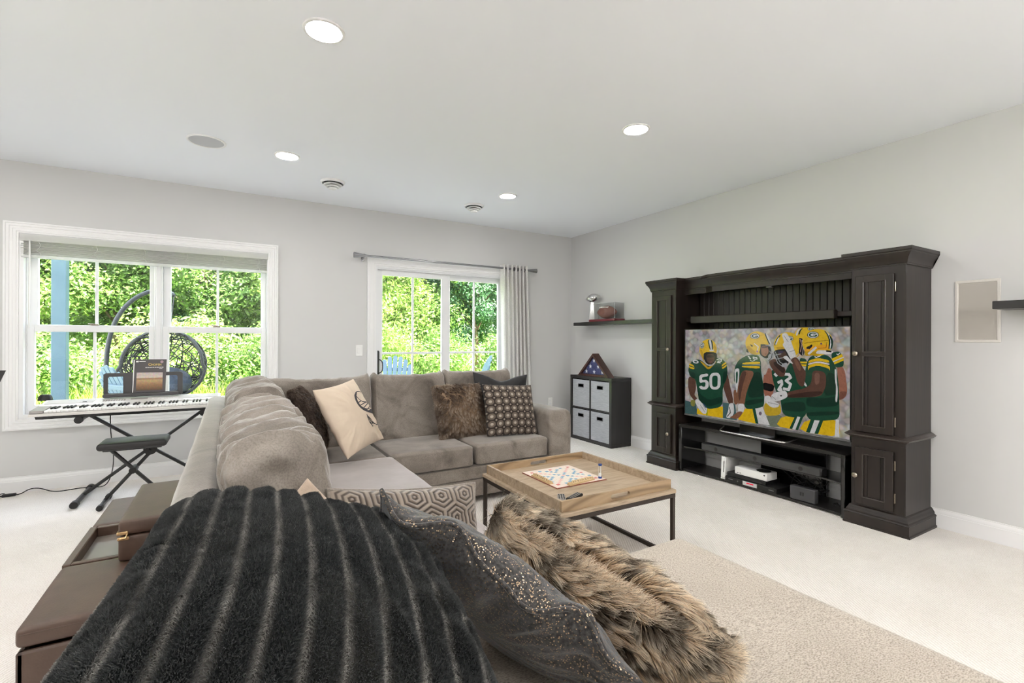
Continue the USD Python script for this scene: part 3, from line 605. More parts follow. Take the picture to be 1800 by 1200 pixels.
# soundbar and the players below
M['mesh_gray'] = pbr('speaker_mesh', srgb(62, 62, 62), .55, bump=.5, bscale=800)
t = thing('soundbar', 'long black soundbar on the middle shelf of the television stand', 'soundbar', (3.885, 2.485, .244))
put('housing', box(3.848, 3.93, 1.945, 3.022, .2445, .312, .008), M['plastic_black'], t)
put('grille', box(3.8455, 3.852, 1.958, 3.010, .250, .306, .003), M['mesh_gray'], t)
for y in (2.1, 2.48, 2.86): put('driver', lathe([(.018, 0), (.016, -.0012), (.001, -.0015)], 24, 'x', (3.846, y, .278)), M['satin_black'], t)
t = thing('game_console', 'slim white game console standing upright left of the wider white console', 'game console', (3.95, 2.785, .026))
put('body', xf(box(-.10, .10, -.022, .022, .012, .198, .003), (3.945, 2.785, .026), rot((0, 1, 0), 3)), M['plastic_white'], t)
put('stand', box(3.845, 4.03, 2.762, 2.81, .026, .042, .004), M['plastic_white'], t)
put('disc_slot', xf(box(-.1015, -.099, -.003, .003, .06, .16), (3.945, 2.778, .026), rot((0, 1, 0), 3)), M['plastic_black'], t)
t = thing('disc_player', 'thin black disc player under the white box console', 'disc player', (3.96, 2.565, .067))
put('body', box(3.85, 4.06, 2.385, 2.745, .0675, .104, .003), M['plastic_black'], t)
put('display', box(3.8488, 3.851, 2.42, 2.60, .078, .092), M['gloss_black'], t)
t = thing('cable_box', 'black receiver box with a silver and red front panel, on the bottom shelf', 'receiver', (3.95, 2.52, .026))
put('body', box(3.838, 4.05, 2.284, 2.756, .0262, .067, .003), M['plastic_black'], t)
put('front_panel', box(3.8365, 3.840, 2.455, 2.585, .030, .064, .001), pbr('panel_silver', srgb(205, 205, 205), .35), t)
put('display', box(3.8355, 3.838, 2.485, 2.548, .047, .056), emitter('red_display', (.5, .01, .03), .7), t)
put('button', lathe([(.006, 0), (.006, -.003), (.001, -.0032)], 14, 'x', (3.838, 2.632, .046)), M['steel'], t)
for y in (2.70, 2.33): put('badge', box(3.8367, 3.839, y - .022, y + .022, .044, .050), M['steel'], t)
t = thing('game_console', 'wide white box game console with a round black vent, lying on the disc player', 'game console', (3.95, 2.53, .104))
put('body', box(3.852, 4.0, 2.375, 2.672, .1045, .168, .004), M['plastic_white'], t)
put('vent', lathe([(.056, .0), (.056, .0025), (.05, .003), (.001, .003)], 40, at=(3.925, 2.448, .168)), M['plastic_black'], t)
put('port', box(3.8505, 3.853, 2.635, 2.648, .118, .123), M['plastic_black'], t); put('port', box(3.8505, 3.853, 2.61, 2.623, .118, .123), M['plastic_black'], t)
put('power_button', lathe([(.006, 0), (.006, -.0015), (.001, -.002)], 14, 'x', (3.852, 2.398, .15)), M['plastic_black'], t)
t = thing('console_dock', 'matte charcoal console dock standing at the right of the bottom shelf', 'dock', (3.88, 2.09, .026))
put('body', box(3.848, 3.905, 1.995, 2.185, .0265, .132, .006), pbr('dock_charcoal', srgb(66, 66, 68), .6), t)
put('slot', box(3.872, 3.886, 2.005, 2.175, .130, .1325), M['plastic_black'], t)
put('emblem', cat(box(3.8468, 3.849, 2.093, 2.104, .068, .096, .002), box(3.8468, 3.849, 2.076, 2.087, .068, .096, .002)), M['plastic_black'], t)
t = thing('cable_tangle', 'dark cables hanging and lying behind the players on the stand', 'cables', (4.06, 2.2, .026))
r8 = np.random.default_rng(8)
for k in range(7):
    a = np.array([4.05 + r8.normal(0, .01), 2.28 - .04 * k, .07]); b = np.array([4.10, 2.0 + .07 * k, .20])
    put('cable', tube(spline([a, a + (0, -.05, r8.uniform(.02, .1)), (4.08, r8.uniform(1.98, 2.2), r8.uniform(.05, .14)), (4.085, b[1], b[2])], 24), .0035, 6), M['plastic_black'], t)
for k in range(3):
    put('cable', tube(spline([(4.05, 1.93, .030), (3.98 - .02 * k, 1.86 + .02 * k, .030 + .004 * k), (4.0, 1.80, .034 + .01 * k), (4.10, 1.84 - .02 * k, .05 + .02 * k)], 20), .003, 6), M['plastic_black'], t)

# wall shelves
M['shelf_black'] = pbr('shelf_black', srgb(24, 21, 20), .3, spec=.6, coat=.2)
t = thing('wall_shelf', 'black floating wall shelf in the far corner holding the football display', 'shelf', (X0, 4.44, 1.47))
put('board', box(3.982, X0, 3.715, 5.163, 1.470, 1.513, .002), M['shelf_black'], t)
t = thing('wall_shelf', 'black floating wall shelf cut off by the right edge of the picture', 'shelf', (X0, .6, 1.47))
put('board', box(3.982, X0, .10, 1.043, 1.472, 1.520, .002), M['shelf_black'], t)

# cube cabinet with four bins
KX, KY0, KY1, KZ = 3.873, 4.290, 5.085, .826
M['cube_black'] = pbr('cube_black', srgb(36, 34, 34), .3, var=srgb(28, 26, 26), vscale=10, vstretch=(1, 1, .15), spec=.6)
t = thing('cube_cabinet', 'black-brown two by two cube storage cabinet against the right wall near the corner', 'cabinet', ((KX + X0) / 2, (KY0 + KY1) / 2, 0))
xb = X0 - .015
put('side', box(KX, xb, KY0, KY0 + .040, .04, KZ - .04, .002), M['cube_black'], t)
put('side', box(KX, xb, KY1 - .040, KY1, .04, KZ - .04, .002), M['cube_black'], t)
put('top', box(KX, xb, KY0, KY1, KZ - .04, KZ, .002), M['cube_black'], t)
put('bottom', box(KX, xb, KY0, KY1, 0, .04, .002), M['cube_black'], t)
ym, zm = (KY0 + KY1) / 2, KZ / 2
put('divider', box(KX + .002, xb, ym - .009, ym + .009, .04, KZ - .04), M['cube_black'], t)
put('divider', box(KX + .002, xb, KY0 + .04, KY1 - .04, zm - .009, zm + .009), M['cube_black'], t)
M['bin'] = pbr('bin_gray', srgb(148, 150, 154), .8, var=srgb(178, 180, 184), vscale=40, vstretch=(1, .3, 6), bump=.5, bscale=160, bstretch=(1, .3, 2))
M['bin_in'] = pbr('bin_inside', srgb(40, 40, 42), .9)
for ys, nm_y in (((ym + .015, KY1 - .046), 'left'), ((KY0 + .046, ym - .015), 'right')):
    for zs, nm_z in (((zm + .012, KZ - .052), 'upper'), ((.043, zm - .018), 'lower')):
        t = thing('storage_bin', f'gray fabric storage bin, the {nm_z} {nm_y} one in the cube cabinet', 'storage bin', (KX + .15, sum(ys) / 2, zs[0]))
        hy, hz = sum(ys) / 2, zs[1] - .075
        a, b = ys; fr = sg.box(a, zs[0], b, zs[1]).difference(sg.box(hy - .048, hz - .017, hy + .048, hz + .017))
        put('front_panel', prism(fr, KX + .008, KX + .014, 'x'), M['bin'], t, False)
        put('box', cat(box(KX + .014, xb - .02, a, a + .005, zs[0], zs[1]), box(KX + .014, xb - .02, b - .005, b, zs[0], zs[1]), box(KX + .014, xb - .02, a, b, zs[0], zs[0] + .005), box(xb - .025, xb - .02, a, b, zs[0], zs[1])), M['bin_in'], t, False)
        put('handle_rim', cat(*[box(KX + .004, KX + .0155, *q) for q in ((hy - .054, hy + .054, hz + .017, hz + .022), (hy - .054, hy + .054, hz - .022, hz - .017), (hy - .054, hy - .048, hz - .02, hz + .02), (hy + .048, hy + .054, hz - .02, hz + .02))]), pbr(f'rim_{nm_y}_{nm_z}', srgb(60, 60, 62), .4), t)
# flag case
fx = KX + .03; fz = KZ
FA, FB, FC = (4.385, fz), (4.965, fz), (4.672, fz + .285)
M['mahogany'] = pbr('mahogany', srgb(74, 36, 26), .3, var=srgb(52, 24, 18), vscale=12, vstretch=(1, .2, 1), coat=.3)
t = thing('flag_case', 'triangular dark wood case with a folded blue flag of white stars, on the cube cabinet', 'flag case', (fx + .05, 4.67, fz))
tri = poly(FA, FB, FC); inn = tri.buffer(-.026, join_style=2)
put('frame', prism(tri.difference(inn), fx, fx + .10, 'x'), M['mahogany'], t, 20)
put('back', prism(tri.buffer(-.004, join_style=2), fx + .09, fx + .098, 'x'), M['mahogany'], t, 20)
put('flag', prism(inn.buffer(-.001, join_style=2), fx + .03, fx + .07, 'x'), pbr('flag_navy', srgb(44, 52, 104), .8, var=srgb(58, 66, 122), vscale=9, bump=.3, bscale=300), t, 20)
M['star'] = pbr('star_white', srgb(236, 236, 240), .8)
def star(cy, cz, r): return poly(*[(cy + (r if k % 2 == 0 else r * .4) * math.sin(k * math.pi / 5), cz + (r if k % 2 == 0 else r * .4) * math.cos(k * math.pi / 5)) for k in range(10)])
for cy, cz in ((4.676, fz + .196), (4.745, fz + .122), (4.597, fz + .124), (4.822, fz + .056), (4.673, fz + .056), (4.520, fz + .058)):
    put('star', prism(star(cy, cz, .029).intersection(inn), fx + .027, fx + .031, 'x'), M['star'], t, False)
put('pane', prism(inn.buffer(.004, join_style=2), fx + .010, fx + .0125, 'x'), M['glass'], t, False)

# football display and trophy on the far shelf
sz = 1.513
M['acrylic'] = M['glass']
M['maroon'] = pbr('maroon_base', srgb(112, 28, 42), .3, coat=.3)
t = thing('display_case', 'clear display box with a maroon base standing on the far wall shelf', 'display case', (4.08, 4.65, sz))
ya, yb, xa, xc = 4.375, 4.86, 3.995, 4.165
put('base', box(xa, xc, ya, yb, sz, sz + .030, .004), M['maroon'], t)
put('cover', cat(*[box(*q) for q in ((xa + .006, xa + .009, ya + .006, yb - .006, sz + .03, sz + .225), (xc - .009, xc - .006, ya + .006, yb - .006, sz + .03, sz + .225), (xa + .009, xc - .009, ya + .006, ya + .009, sz + .03, sz + .225), (xa + .009, xc - .009, yb - .009, yb - .006, sz + .03, sz + .225), (xa + .006, xc - .006, ya + .006, yb - .006, sz + .225, sz + .228))]), M['glass'], t, False)
M['acr_edge'] = pbr('acrylic_edge', srgb(225, 232, 232), .2)
put('edge', cat(*[box(x - .0015, x + .0015, y - .0015, y + .0015, sz + .03, sz + .228) for x in (xa + .007, xc - .007) for y in (ya + .007, yb - .007)], *[box(xa + .006, xa + .009, ya + .006, yb - .006, sz + .226, sz + .229), box(xa + .006, xc - .006, ya + .005, ya + .008, sz + .226, sz + .229)]), M['acr_edge'], t, False)
def football_mesh(L, r, n=28):
    prof = [(max(r * (1 - (2 * s - 1) ** 2) ** .85, .0005), (s - .5) * L) for s in np.linspace(0, 1, 25)]
    return lathe(prof, n)
M['leather_ball'] = pbr('football_leather', srgb(132, 88, 76), .5, var=srgb(114, 74, 64), vscale=30, bump=.5, bscale=350)
t = thing('football', 'brown football with white laces inside the clear display box', 'football', (4.08, 4.62, sz + .03))
B = rot((0, 0, 1), -72) @ rot((0, 1, 0), 90)
ctr = np.array([4.075, 4.60, sz + .117])
put('ball', xf(football_mesh(.29, .080), ctr, B), M['leather_ball'], t, True)
lw = pbr('lace_white', srgb(240, 238, 232), .6)
put('lace', cat(*[xf(box(-.075 + k * .016, -.069 + k * .016, -.014, .014, .0745, .0795), ctr, rot((0, 0, 1), -72) @ rot((1, 0, 0), 40)) for k in range(8)], xf(box(-.08, .05, -.003, .003, .0755, .0805), ctr, rot((0, 0, 1), -72) @ rot((1, 0, 0), 40))), lw, t, False)
t = thing('trophy', 'silver trophy with a football shape on top of its flared stem, behind the display box', 'trophy', (4.10, 4.93, sz))
tx, ty = 4.095, 4.905
put('stem', cat(*[trimesh.convex.convex_hull(np.array([[tx + c * .045, ty + s * .045, sz] for c, s in q] + [[tx + c * .016, ty + s * .016, sz + .285] for c, s in q])) for q in [[(math.cos(a), math.sin(a)) for a in np.linspace(.5, .5 + 2 * np.pi, 3, endpoint=False)]]]), M['chrome'], t, 20)
put('ball', xf(football_mesh(.20, .055), (tx, ty - .012, sz + .318), rot((0, 0, 1), -48) @ rot((0, 1, 0), 78)), M['chrome'], t, True)

# ------------------------------------------------------------------ coffee table with tray
M['oak'] = usdkit.material(stage, LK + 'weathered_oak', {
    'g': ('geometry', {}), 'm': ('mapping', {'scale': (1.0, 9.0, 9.0)}), 'n': ('noise_texture', {'scale': 3.0, 'detail': 6.0, 'roughness': .65, 'distortion': 1.2}), 'r': ('rgb_ramp', {'ramp': [(0.25, srgb(140, 120, 98)), (0.5, srgb(176, 156, 131)), (0.75, srgb(196, 178, 154))]}),
    'p': ('principled_bsdf', {'roughness': .42, 'specular_ior_level': .5})}, [('g.position', 'm.vector'), ('m.vector', 'n.vector'), ('n.fac', 'r.fac'), ('r.color', 'p.base_color')], surface='p.BSDF')
M['oak_end'] = usdkit.material(stage, LK + 'oak_cathedral', {
    'g': ('geometry', {}), 'm': ('mapping', {'scale': (.28, 1.0, 1.4), 'location': (-.57, 0, -.53)}), 'n': ('wave_texture', {'wave_type': 'rings', 'rings_direction': 'y', 'scale': 4.0, 'distortion': 2.0, 'detail': 2.0, 'detail_scale': 2.0}), 'r': ('rgb_ramp', {'ramp': [(0.0, srgb(136, 112, 84)), (0.22, srgb(166, 140, 108)), (0.7, srgb(178, 152, 120)), (1.0, srgb(172, 146, 114))]}),
    'p': ('principled_bsdf', {'roughness': .42})}, [('g.position', 'm.vector'), ('m.vector', 'n.vector'), ('n.fac', 'r.fac'), ('r.color', 'p.base_color')], surface='p.BSDF')
M['bronze'] = pbr('bronze_metal', srgb(62, 54, 48), .4, metal=.5)
TX0, TX1, TY0, TY1, TZ = 1.425, 2.262, 1.945, 2.812, .402
t = thing('coffee_table', 'square coffee table with a weathered oak top on a dark metal frame', 'coffee table', ((TX0 + TX1) / 2, (TY0 + TY1) / 2, 0))
put('top', box(TX0, TX1, TY0, TY1, TZ - .022, TZ, .003), M['oak'], t)
put('apron', uni(box(TX0 + .004, TX1 - .004, TY0 + .004, TY0 + .024, TZ - .046, TZ - .022), box(TX0 + .004, TX1 - .004, TY1 - .024, TY1 - .004, TZ - .046, TZ - .022), box(TX0 + .004, TX0 + .024, TY0 + .024, TY1 - .024, TZ - .046, TZ - .022), box(TX1 - .024, TX1 - .004, TY0 + .024, TY1 - .024, TZ - .046, TZ - .022)), M['bronze'], t)
for x in (TX0 + .004, TX1 - .026):
    for y in (TY0 + .004, TY1 - .026): put('leg', box(x, x + .022, y, y + .022, 0, TZ - .046, .002), M['bronze'], t)
for x in (TX0 + .004, TX1 - .026): put('floor_rail', box(x, x + .022, TY0 + .026, TY1 - .026, 0, .022, .002), M['bronze'], t)
t = thing('serving_tray', 'large square oak tray with slotted handles lying on the coffee table', 'tray', ((TX0 + TX1) / 2, (TY0 + TY1) / 2, TZ))
a0, a1, b0, b1, th, zt = TX0 + .022, TX1 - .022, TY0 + .022, TY1 - .022, .016, TZ + .056
put('base', box(a0 + th, a1 - th, b0 + th, b1 - th, TZ + .0005, TZ + .010), M['oak'], t)
xm = (a0 + a1) / 2
for y in (b0, b1 - th):
    sl = sg.box(a0, TZ + .0005, a1, zt).difference(rrect(xm - .068, xm + .068, TZ + .015, TZ + .040, .0122))
    put('end_board', prism(sl, y, y + th, 'y'), M['oak_end'], t, 30)
for x in (a0, a1 - th): put('side_board', box(x, x + th, b0 + th, b1 - th, TZ + .0005, zt, .001), M['oak'], t)
# ------------------------------------------------------------------ sectional sofa
M['velvet'] = usdkit.material(stage, LK + 'taupe_velvet', {
    'g': ('geometry', {}), 'n': ('noise_texture', {'scale': 4.2, 'detail': 5.0, 'roughness': .62, 'distortion': .8}), 'r': ('rgb_ramp', {'ramp': [(0.28, srgb(96, 88, 80)), (0.42, srgb(128, 119, 110)), (0.56, srgb(147, 138, 129)), (0.75, srgb(160, 151, 142))]}),
    'n2': ('noise_texture', {'scale': 190.0, 'detail': 2.0}), 'r2': ('rgb_ramp', {'ramp': [(0.3, (.66, .65, .64)), (0.6, (1, 1, 1))]}), 'x': ('mix', {'mix_type': 'multiply', 'fac': .8}), 'b': ('bump', {'strength': .35, 'distance': .002}),
    'p': ('principled_bsdf', {'roughness': .62, 'sheen_weight': .65, 'sheen_roughness': .35, 'sheen_tint': (1, 1, 1), 'specular_ior_level': .4})},
    [('g.position', 'n.vector'), ('n.fac', 'r.fac'), ('g.position', 'n2.vector'), ('n2.fac', 'r2.fac'), ('r.color', 'x.color1'), ('r2.color', 'x.color2'), ('x.color', 'p.base_color'), ('n2.fac', 'b.height'), ('b.normal', 'p.normal')], surface='p.BSDF')
_gb = {}
def gridbox(n):
    """unit cube [-1,1] with nx, ny, nz cells along its edges, vertices welded"""
    if n in _gb: return _gb[n]
    vs, fs, base = [], [], 0
    for ax in range(3):
        a, b = [k for k in range(3) if k != ax]
        A, B = np.meshgrid(np.linspace(-1, 1, n[a] + 1), np.linspace(-1, 1, n[b] + 1), indexing='ij')
        for s in (-1, 1):
            v = np.zeros((A.size, 3)); v[:, ax] = s; v[:, a] = A.ravel(); v[:, b] = B.ravel()
            q = grid_faces(n[a] + 1, n[b] + 1, base)
            if (s > 0) == (ax != 1): q = q[:, ::-1]
            vs.append(v); fs.append(q); base += len(v)
    m = trimesh.Trimesh(np.vstack(vs), arr((np.vstack(vs), np.vstack(fs)))[1], process=False); m.merge_vertices()
    _gb[n] = (np.array(m.vertices), np.array(m.faces)[:, ::-1]); return _gb[n]
def softbox(h, r, n=(28, 28, 14)):
    """rounded box of half sizes h; returns points, faces and the unit-cube parameters"""
    u, f = gridbox(n); h = np.array(h, float)
    # spread the grid so that corners get rings of vertices
    w = np.sign(u) * (1 - (1 - np.abs(u)) ** 1.35)
    p = w * h; q = np.clip(p, -(h - r), h - r); d = p - q; L = np.linalg.norm(d, axis=1, keepdims=True)
    return np.where(L > 1e-9, q + d / np.maximum(L, 1e-9) * r, p), f, w
def out_normals(v, f):
    m = trimesh.Trimesh(v, f, process=False); return np.array(m.vertex_normals)
def fold(p, seed=0, oct_=4): return meshkit.fbm(p, oct_, seed) - .5
def ridge(p, seed=0): return 1 - np.abs(2 * meshkit.fbm(p, 3, seed) - 1) * 2.2
def seat_cushion(x0, x1, y0, y1, z0, z1, crown=.02, r=.045, seed=0, n=(30, 30, 12)):
    c = np.array([(x0 + x1) / 2, (y0 + y1) / 2, (z0 + z1) / 2]); h = np.array([x1 - x0, y1 - y0, z1 - z0]) / 2
    v, f, w = softbox(h, r, n); N = out_normals(v, f)
    bul = (1 - w[:, 0] ** 2) * (1 - w[:, 1] ** 2) * (N[:, 2] > .3)
    v = v + np.stack([0 * bul, 0 * bul, crown * bul ** .7], 1) + N * (.006 * fold((v + c) * 7, seed))[:, None]
    side = (np.abs(w[:, 2]) < .9)[:, None] * N * (.012 * (1 - w[:, 2] ** 2))[:, None]
    return v + side * (1, 1, 0) + c, f
def back_cushion(w_, h_, d_, c, yaw, lean, seed, crease=.012, sag=.02, r=.09, n=(56, 14, 36)):
    """local x = along the sofa, y = into the backrest, z = up"""
    v, f, u = softbox((w_ / 2, d_ / 2, h_ / 2), r, n); N = out_normals(v, f)
    bul = (1 - u[:, 0] ** 2) * (1 - u[:, 2] ** 2)
    v = v + N * (np.abs(N[:, 1]) * .05 * bul ** .8)[:, None]
    top = np.clip((u[:, 2] + .25) / 1.25, 0, 1)
    v[:, 2] += -sag * (1 - u[:, 0] ** 4) * top + (.045 if d_ > .3 else .022) * np.exp(-((1 - np.abs(u[:, 0])) / .09) ** 2) * (1 - u[:, 1] ** 2) * top ** 3
    q = np.stack([v[:, 0] * 9, v[:, 1] * 2.2, v[:, 2] * 1.6], 1) + fold(v * 5, seed + 9)[:, None] * 1.2
    v = v + N * (crease * (ridge(q, seed) - .35) * (.15 + .85 * top ** 1.5))[:, None] + N * (.012 * fold(v * 4.5, seed + 3))[:, None]
    R = rot((0, 0, 1), yaw) @ rot((1, 0, 0), lean)
    return v @ R.T + np.asarray(c), f
sofa = thing('sectional_sofa', 'large taupe velvet sectional sofa with loose back cushions and a chaise', 'sofa', (1.1, 2.4, 0))
def block(x0, x1, y0, y1, z0, z1, r=.04, seed=1, n=(24, 24, 14), amp=.006):
    c = np.array([(x0 + x1) / 2, (y0 + y1) / 2, (z0 + z1) / 2]); h = np.array([x1 - x0, y1 - y0, z1 - z0]) / 2
    v, f, w = softbox(h, r, n); N = out_normals(v, f)
    return v + N * (amp * fold((v + c) * 6, seed))[:, None] + c, f
put('base', block(.99, 2.585, 3.40, 4.40, .05, .29, .02, 2), M['velvet'], sofa, True)
put('base_panel', block(1.0, 2.36, 3.382, 3.42, .052, .183, .012, 3, (30, 4, 8), .002), M['velvet'], sofa, True)
put('base_panel', block(1.0, 2.36, 3.386, 3.42, .186, .286, .012, 4, (30, 4, 8), .002), M['velvet'], sofa, True)
put('base', block(-.12, .99, 1.44, 4.40, .05, .29, .02, 5), M['velvet'], sofa, True)
put('base', block(-.12, 1.66, .34, 1.43, .05, .27, .02, 6), M['velvet'], sofa, True)
put('arm', block(2.362, 2.592, 3.36, 4.40, .04, .672, .055, 7, (14, 34, 24)), M['velvet'], sofa, True)
put('back_frame', block(.05, 2.40, 4.22, 4.44, .05, .82, .05, 8, (40, 8, 20)), M['velvet'], sofa, True)
put('back_frame', block(-.150, -.02, 1.38, 4.44, .05, .832, .055, 9, (8, 60, 20)), M['velvet'], sofa, True, label='velvet back frame running along the left side of the sofa')
put('back_frame', block(-.150, .02, .36, 1.37, .05, .74, .055, 10, (8, 30, 20)), M['velvet'], sofa, True)
put('seat_cushion', seat_cushion(.985, 1.652, 3.362, 4.10, .287, .452, .018, .05, 11), M['velvet'], sofa, True)
put('seat_cushion', seat_cushion(1.656, 2.358, 3.366, 4.10, .287, .452, .022, .05, 12), M['velvet'], sofa, True)
put('seat_cushion', seat_cushion(.20, .985, 3.375, 4.16, .287, .445, .012, .045, 13), M['velvet'], sofa, True)
M['velvet_lit'] = pbr('window_lit_velvet', srgb(176, 168, 166), .5, sheen=.9, sheen_rough=.3, var=srgb(158, 150, 147), vscale=5, bump=.3, bscale=190)  # sofa velvet with the window sheen put into a lighter colour
put('seat_cushion', seat_cushion(.14, 1.0, 1.45, 3.37, .287, .455, .010, .04, 14, (26, 50, 12)), M['velvet_lit'], sofa, True, label='velvet seat cushion, pale grayish from window sheen painted into its colour')
M['knit'] = usdkit.material(stage, LK + 'chaise_weave', {
    'g': ('geometry', {}), 'm': ('mapping', {'rotation': (0, 0, .45), 'scale': (1, 2.6, 1)}), 'n': ('noise_texture', {'scale': 130.0, 'detail': 2.0}), 'r': ('rgb_ramp', {'ramp': [(0.3, srgb(150, 138, 124)), (0.55, srgb(200, 190, 177)), (0.8, srgb(220, 211, 198))]}),
    'n2': ('noise_texture', {'scale': 3.0, 'detail': 4.0}), 'r2': ('rgb_ramp', {'ramp': [(0.3, (.86, .85, .84)), (0.65, (1, 1, 1))]}), 'x': ('mix', {'mix_type': 'multiply', 'fac': 1.0}), 'b': ('bump', {'strength': .5, 'distance': .003}),
    'p': ('principled_bsdf', {'roughness': .7, 'sheen_weight': .4, 'sheen_roughness': .4, 'specular_ior_level': .25})},
    [('g.position', 'm.vector'), ('m.vector', 'n.vector'), ('n.fac', 'r.fac'), ('g.position', 'n2.vector'), ('n2.fac', 'r2.fac'), ('r.color', 'x.color1'), ('r2.color', 'x.color2'), ('x.color', 'p.base_color'), ('n.fac', 'b.height'), ('b.normal', 'p.normal')], surface='p.BSDF')
put('chaise_cushion', seat_cushion(.10, 1.682, .33, 1.435, .265, .437, .006, .05, 15, (50, 40, 12)), M['knit'], sofa, True, label='long pale woven chaise seat')
for k, (w_, c, yaw, ln, sd) in enumerate([(.80, (.60, 4.02, .70), 0, -8, 21), (.655, (1.345, 4.06, .705), 0, -9, 22), (.70, (2.015, 4.08, .712), 0, -10, 23)]):
    put('back_cushion', back_cushion(w_, .60, .22, c, yaw, ln, sd, .010, .028), M['velvet'], sofa, True)
put('back_cushion', back_cushion(1.27, .62, .36, (.150, 2.215, .685), 90, -9, 24, .036, .012, .12, (90, 18, 40)), M['velvet'], sofa, True, label='creased loose back cushion nearest the black pillow')
put('back_cushion', back_cushion(1.10, .62, .36, (.160, 3.43, .70), 90, -9, 25, .036, .012, .12, (80, 18, 40)), M['velvet'], sofa, True)
for x, y in ((2.5, 3.45), (2.5, 4.3), (1.05, 4.3), (.0, 4.3), (.9, 1.5), (1.58, .42), (1.58, 1.35), (0, .42)): put('foot', box(x - .03, x + .03, y - .03, y + .03, 0, .06, .004), M['plastic_black'], sofa)

# ------------------------------------------------------------------ pillows
def unit(v): v = np.asarray(v, float); return v / np.linalg.norm(v)
class Pillow:
    """a stuffed square: u, v = half edge vectors in world space"""
    def __init__(s, c, u, v, T, pinch=.06, p=.5, n=70, seed=0, amp=.008, disp=None, chop=0.0, edge=.004, wave=0.0):
        s.c, s.u, s.v = np.array(c, float), np.array(u, float), np.array(v, float); s.n3 = unit(np.cross(s.u, s.v)); s.v = s.v - unit(s.u) * (s.v @ unit(s.u))
        s.T, s.pinch, s.p, s.N, s.seed, s.amp, s.disp, s.chop, s.edge, s.wave = T, pinch, p, n, seed, amp, disp, chop, edge, wave
    def outline(s, a, b):
        x = a * (1 - s.pinch * (1 - b ** 2)); y = b * (1 - s.pinch * (1 - a ** 2))
        if s.chop: y = y - s.chop * np.exp(-(a / .45) ** 2) * np.clip((b + .3) / 1.3, 0, 1)
        return x, y
    def at(s, a, b, side):
        a, b = np.asarray(a, float), np.asarray(b, float); x, y = s.outline(a, b)
        q = np.clip((1 - a ** 2) * (1 - b ** 2), 0, 1); t = s.T * q ** s.p + s.edge * 0
        lu, lv = np.linalg.norm(s.u), np.linalg.norm(s.v)
        w = np.stack([x * lu * 5, y * lv * 5, np.full_like(x, 3.1 * side)], -1)
        t = t + s.amp * 2 * (meshkit.fbm(w, 4, s.seed) - .5) * q ** .35
        rad = np.stack([x * lu * 3 + 5, y * lv * 3, np.full_like(x, side * 2.)], -1)
        t = t + s.amp * 1.4 * (1 - q) * q ** .3 * (ridge(np.stack([np.arctan2(y, x) * 3.5, np.hypot(x, y), np.full_like(x, side * 7.)], -1), s.seed + 5) - .4)
        if s.disp is not None: t = t + s.disp(a, b, side) * np.clip(q * 6, 0, 1)
        wob = s.amp * 1.6 * (meshkit.fbm(np.stack([x * lu * 6, y * lv * 6, np.zeros_like(x) + 9], -1), 2, s.seed + 3) - .5) * (1 - q) ** 3 + s.wave * (1 - q) ** 4 * (np.sin(x * 7.0 + 1.1) + .5 * np.sin(x * 13 + y * 5))
        return s.c + x[..., None] * s.u + y[..., None] * s.v + (side * t + wob)[..., None] * s.n3
    def grid(s):
        l = np.sin(np.linspace(-1, 1, s.N) * math.pi / 2) * .55 + np.linspace(-1, 1, s.N) * .45
        return np.meshgrid(l, l, indexing='ij')
    def mesh(s):
        A, B = s.grid(); n = s.N
        P, Q = s.at(A, B, 1).reshape(-1, 3), s.at(A, B, -1).reshape(-1, 3); f = grid_faces(n, n)
        idx = np.arange(n * n).reshape(n, n); border = np.zeros((n, n), bool); border[0] = border[-1] = border[:, 0] = border[:, -1] = True
        remap = np.where(border.ravel(), np.arange(n * n), -1); inner = np.where(~border.ravel())[0]
        remap[inner] = n * n + np.arange(len(inner))
        return np.vstack([P, Q[inner]]), np.vstack([f[:, ::-1][:, ::-1], remap[f[:, ::-1]]]), np.r_[A.ravel(), A.ravel()[inner]], np.r_[B.ravel(), B.ravel()[inner]]
    def rim(s, off=1.0, n=160):
        t = np.linspace(-1, 1, n // 4, endpoint=False)
        a = np.r_[t, np.ones_like(t), -t, -np.ones_like(t)]; b = np.r_[-np.ones_like(t), t, np.ones_like(t), -t]
        return s.at(a * off, b * off, 1)
def put_pillow(name, label, P, mat, piping=None, pr=.006, group=None, pv=None, uv=False):
    v, f, a, b = P.mesh(); t = thing(name, label, 'pillow', P.c, 0, group)
    k = dict(uv=np.stack([a * .5 + .5, b * .5 + .5], 1)) if uv else {}
    put('cover', (v, f), mat, t, True, pv=pv, **k)
    if piping: put('piping', tube(P.rim(), pr, 7, True), piping, t, True)
    return t
